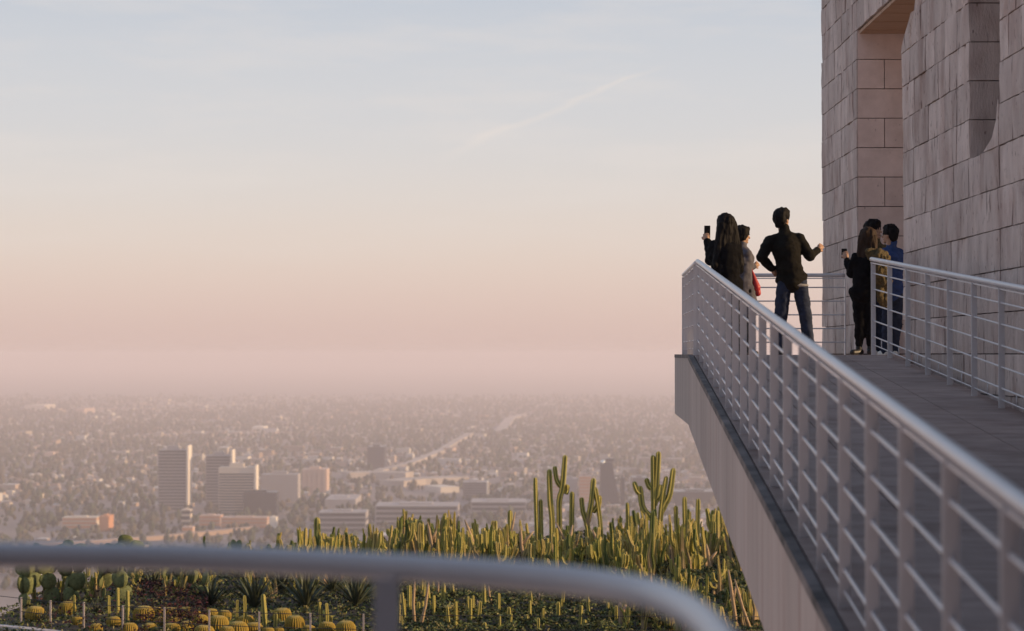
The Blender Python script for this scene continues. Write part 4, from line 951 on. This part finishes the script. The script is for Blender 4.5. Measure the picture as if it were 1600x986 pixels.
# woman with phone
dw = 24.0; sw = dw / F
J = J_(1133, dw, dict(head=(1133, 349), neck=(1134, 372), pelvis=(1134, 444), shL=(1117, 385), shR=(1150, 385), elL=(1112, 405), wrL=(1108, 374), elR=(1154, 418), wrR=(1144, 430),
      hipL=(1127, 448), hipR=(1142, 448), knL=(1127, 500), knR=(1142, 500), anL=(1127, 544), anR=(1142, 544)), ((-.03, .13, 0), (.03, .13, 0)), dict(elL=.10, wrL=.20, elR=.02, wrR=.12))
w1 = person('woman in black with very long dark hair raising a phone', 1133, dw, J, 1.68, -.35, 0, hair=long_hair(.58, .16), hair_m=M_hair, legs_m=M_black, top_m=M_black, shoe_m=M_shoe, coat=.32, bulk=1.28)
b = box('mobile_phone', -.037, .037, -.004, .004, -.078, .078, None, M_phone, .003); b.location = Vector(w1.location) + Vector(((1108.5 - 1133) * sw, .255, (HZ - 359) * sw)); b.rotation_euler = (.1, 0, .1); tag(b, 'dark phone held upright by the woman in black', 'phone')
# second woman in slate coat
d2 = 25.0; s2 = d2 / F
J = J_(1163, d2, dict(head=(1160, 365), neck=(1159, 384), pelvis=(1161, 452), shL=(1151, 396), shR=(1166, 396), elL=(1150, 420), wrL=(1160, 432), elR=(1168, 421), wrR=(1179, 414),
      hipL=(1156, 456), hipR=(1167, 456), knL=(1157, 505), knR=(1169, 505), anL=(1157, 545), anR=(1170, 545)), ((.10, .07, 0), (.11, .06, 0)), dict(shL=.1, shR=-.08, elR=-.03, wrR=.05, elL=.12, wrL=.16))
w2 = person('smaller woman in slate coat with dark bob facing right', 1163, d2, J, 1.56, 1.25, -.12, hair=bob_hair, hair_m=M_hair, legs_m=M_black, top_m=M_slate, shoe_m=M_shoe, coat=.25)
bag = remeshed('red_bag', [('c', (-.035, 0, .2), (.01, 0, .02), .018, .055), ('c', (.01, .01, .02), (.03, .01, -.05), .055, .042), ('c', (-.04, 0, .2), (-.03, 0, .33), .009, .008)], .008, M_red, None, 1)
bag.location = Vector(w2.location) + Vector(((1180 - 1163) * s2, -.02, (HZ - 450) * s2)); tag(bag, 'bright red bag hanging beside the woman in slate coat', 'bag')
# group at the doorway
d3 = 25.2; s3 = d3 / F
J = J_(1352, d3, dict(head=(1357, 369), neck=(1357, 389), pelvis=(1348, 458), shL=(1338, 402), shR=(1371, 402), elL=(1331, 425), wrL=(1327, 402), elR=(1376, 432), wrR=(1368, 452),
      hipL=(1342, 463), hipR=(1357, 463), knL=(1344, 507), knR=(1360, 507), anL=(1342, 543), anR=(1360, 543)), ((-.10, -.08, 0), (.04, .12, 0)), dict(elL=.08, wrL=.16, wrR=.1, elR=.02))
w3 = person('woman in black with long brown hair and olive fur hood by the doorway', 1352, d3, J, 1.6, .35, 0, hair=long_hair(.30, .09), hair_m=M_brown, legs_m=M_black, top_m=M_black, shoe_m=M_shoe, coat=.0, bulk=1.12, bare_ankle=.16)
remeshed('fur_hood', [('c', (.05, -.13, 1.24), (.2, -.06, 1.19), .075, .095), ('c', (.14, -.13, 1.2), (.22, -.1, .9), .10, .085), ('c', (.09, -.15, 1.2), (.16, -.15, .98), .07, .06), ('c', (.24, -.05, 1.05), (.22, -.07, .62), .075, .05), ('c', (.16, -.1, .9), (.17, -.1, .66), .06, .03)], .011, M_olive, w3, 1, .026, (26, 26, 16))
b = box('mobile_phone', -.035, .035, -.004, .004, -.06, .06, None, M_phone, .003); b.location = Vector(w3.location) + Vector(((1324 - 1352) * s3, .22, (HZ - 393) * s3)); tag(b, 'small dark phone held up by the woman at the doorway', 'phone')
d4 = 26.0
J = J_(1368, d4, dict(head=(1365, 358), neck=(1367, 377), pelvis=(1370, 450), shL=(1354, 389), shR=(1383, 389), elL=(1351, 415), wrL=(1356, 435), elR=(1387, 415), wrR=(1384, 440),
      hipL=(1363, 455), hipR=(1378, 455), knL=(1363, 505), knR=(1378, 505), anL=(1363, 545), anR=(1378, 545)), ((.02, -.13, 0), (.05, -.13, 0)), dict(wrL=-.1, wrR=-.1))
person('dark-haired man in olive coat half hidden behind the brown-haired woman', 1368, d4, J, 1.72, 2.2, 0, hair=tousled, hair_m=M_hair, legs_m=M_jeans, top_m=M_olive, shoe_m=M_whiteshoe)
d5 = 25.7
J = J_(1394, d5, dict(head=(1391, 365), neck=(1394, 383), pelvis=(1396, 455), shL=(1382, 394), shR=(1406, 394), elL=(1379, 420), wrL=(1378, 442), elR=(1409, 420), wrR=(1402, 440),
      hipL=(1389, 460), hipR=(1402, 460), knL=(1387, 507), knR=(1400, 507), anL=(1384, 545), anR=(1397, 545)), ((-.06, .11, 0), (.0, .13, 0)), dict(wrL=.08, wrR=.12))
person('person in blue jacket with tousled dark hair inside the doorway', 1394, d5, J, 1.60, -.9, 0, hair=tousled, hair_m=M_hair, legs_m=M_jeans, top_m=M_bluej, shoe_m=M_whiteshoe)
# ------------------------------------------------------------------ haze
v, f = box_vf(-18000, 18000, -300, 31000, ZC - 4, 16)
hz_o = link('haze', mesh('haze', v, f)); hm = bpy.data.materials.new('smog'); hm.use_nodes = True; nt = hm.node_tree; nt.nodes.clear()
pv = nt.nodes.new('ShaderNodeVolumePrincipled'); pv.inputs['Color'].default_value = (.985, .895, .93, 1); pv.inputs['Density'].default_value = 1.75e-4; pv.inputs['Anisotropy'].default_value = 0.0
mo = nt.nodes.new('ShaderNodeOutputMaterial'); nt.links.new(pv.outputs[0], mo.inputs['Volume'])
hz_o.data.materials.append(hm); tag(hz_o, 'pale warm smog over the city plain', 'haze', kind='stuff')
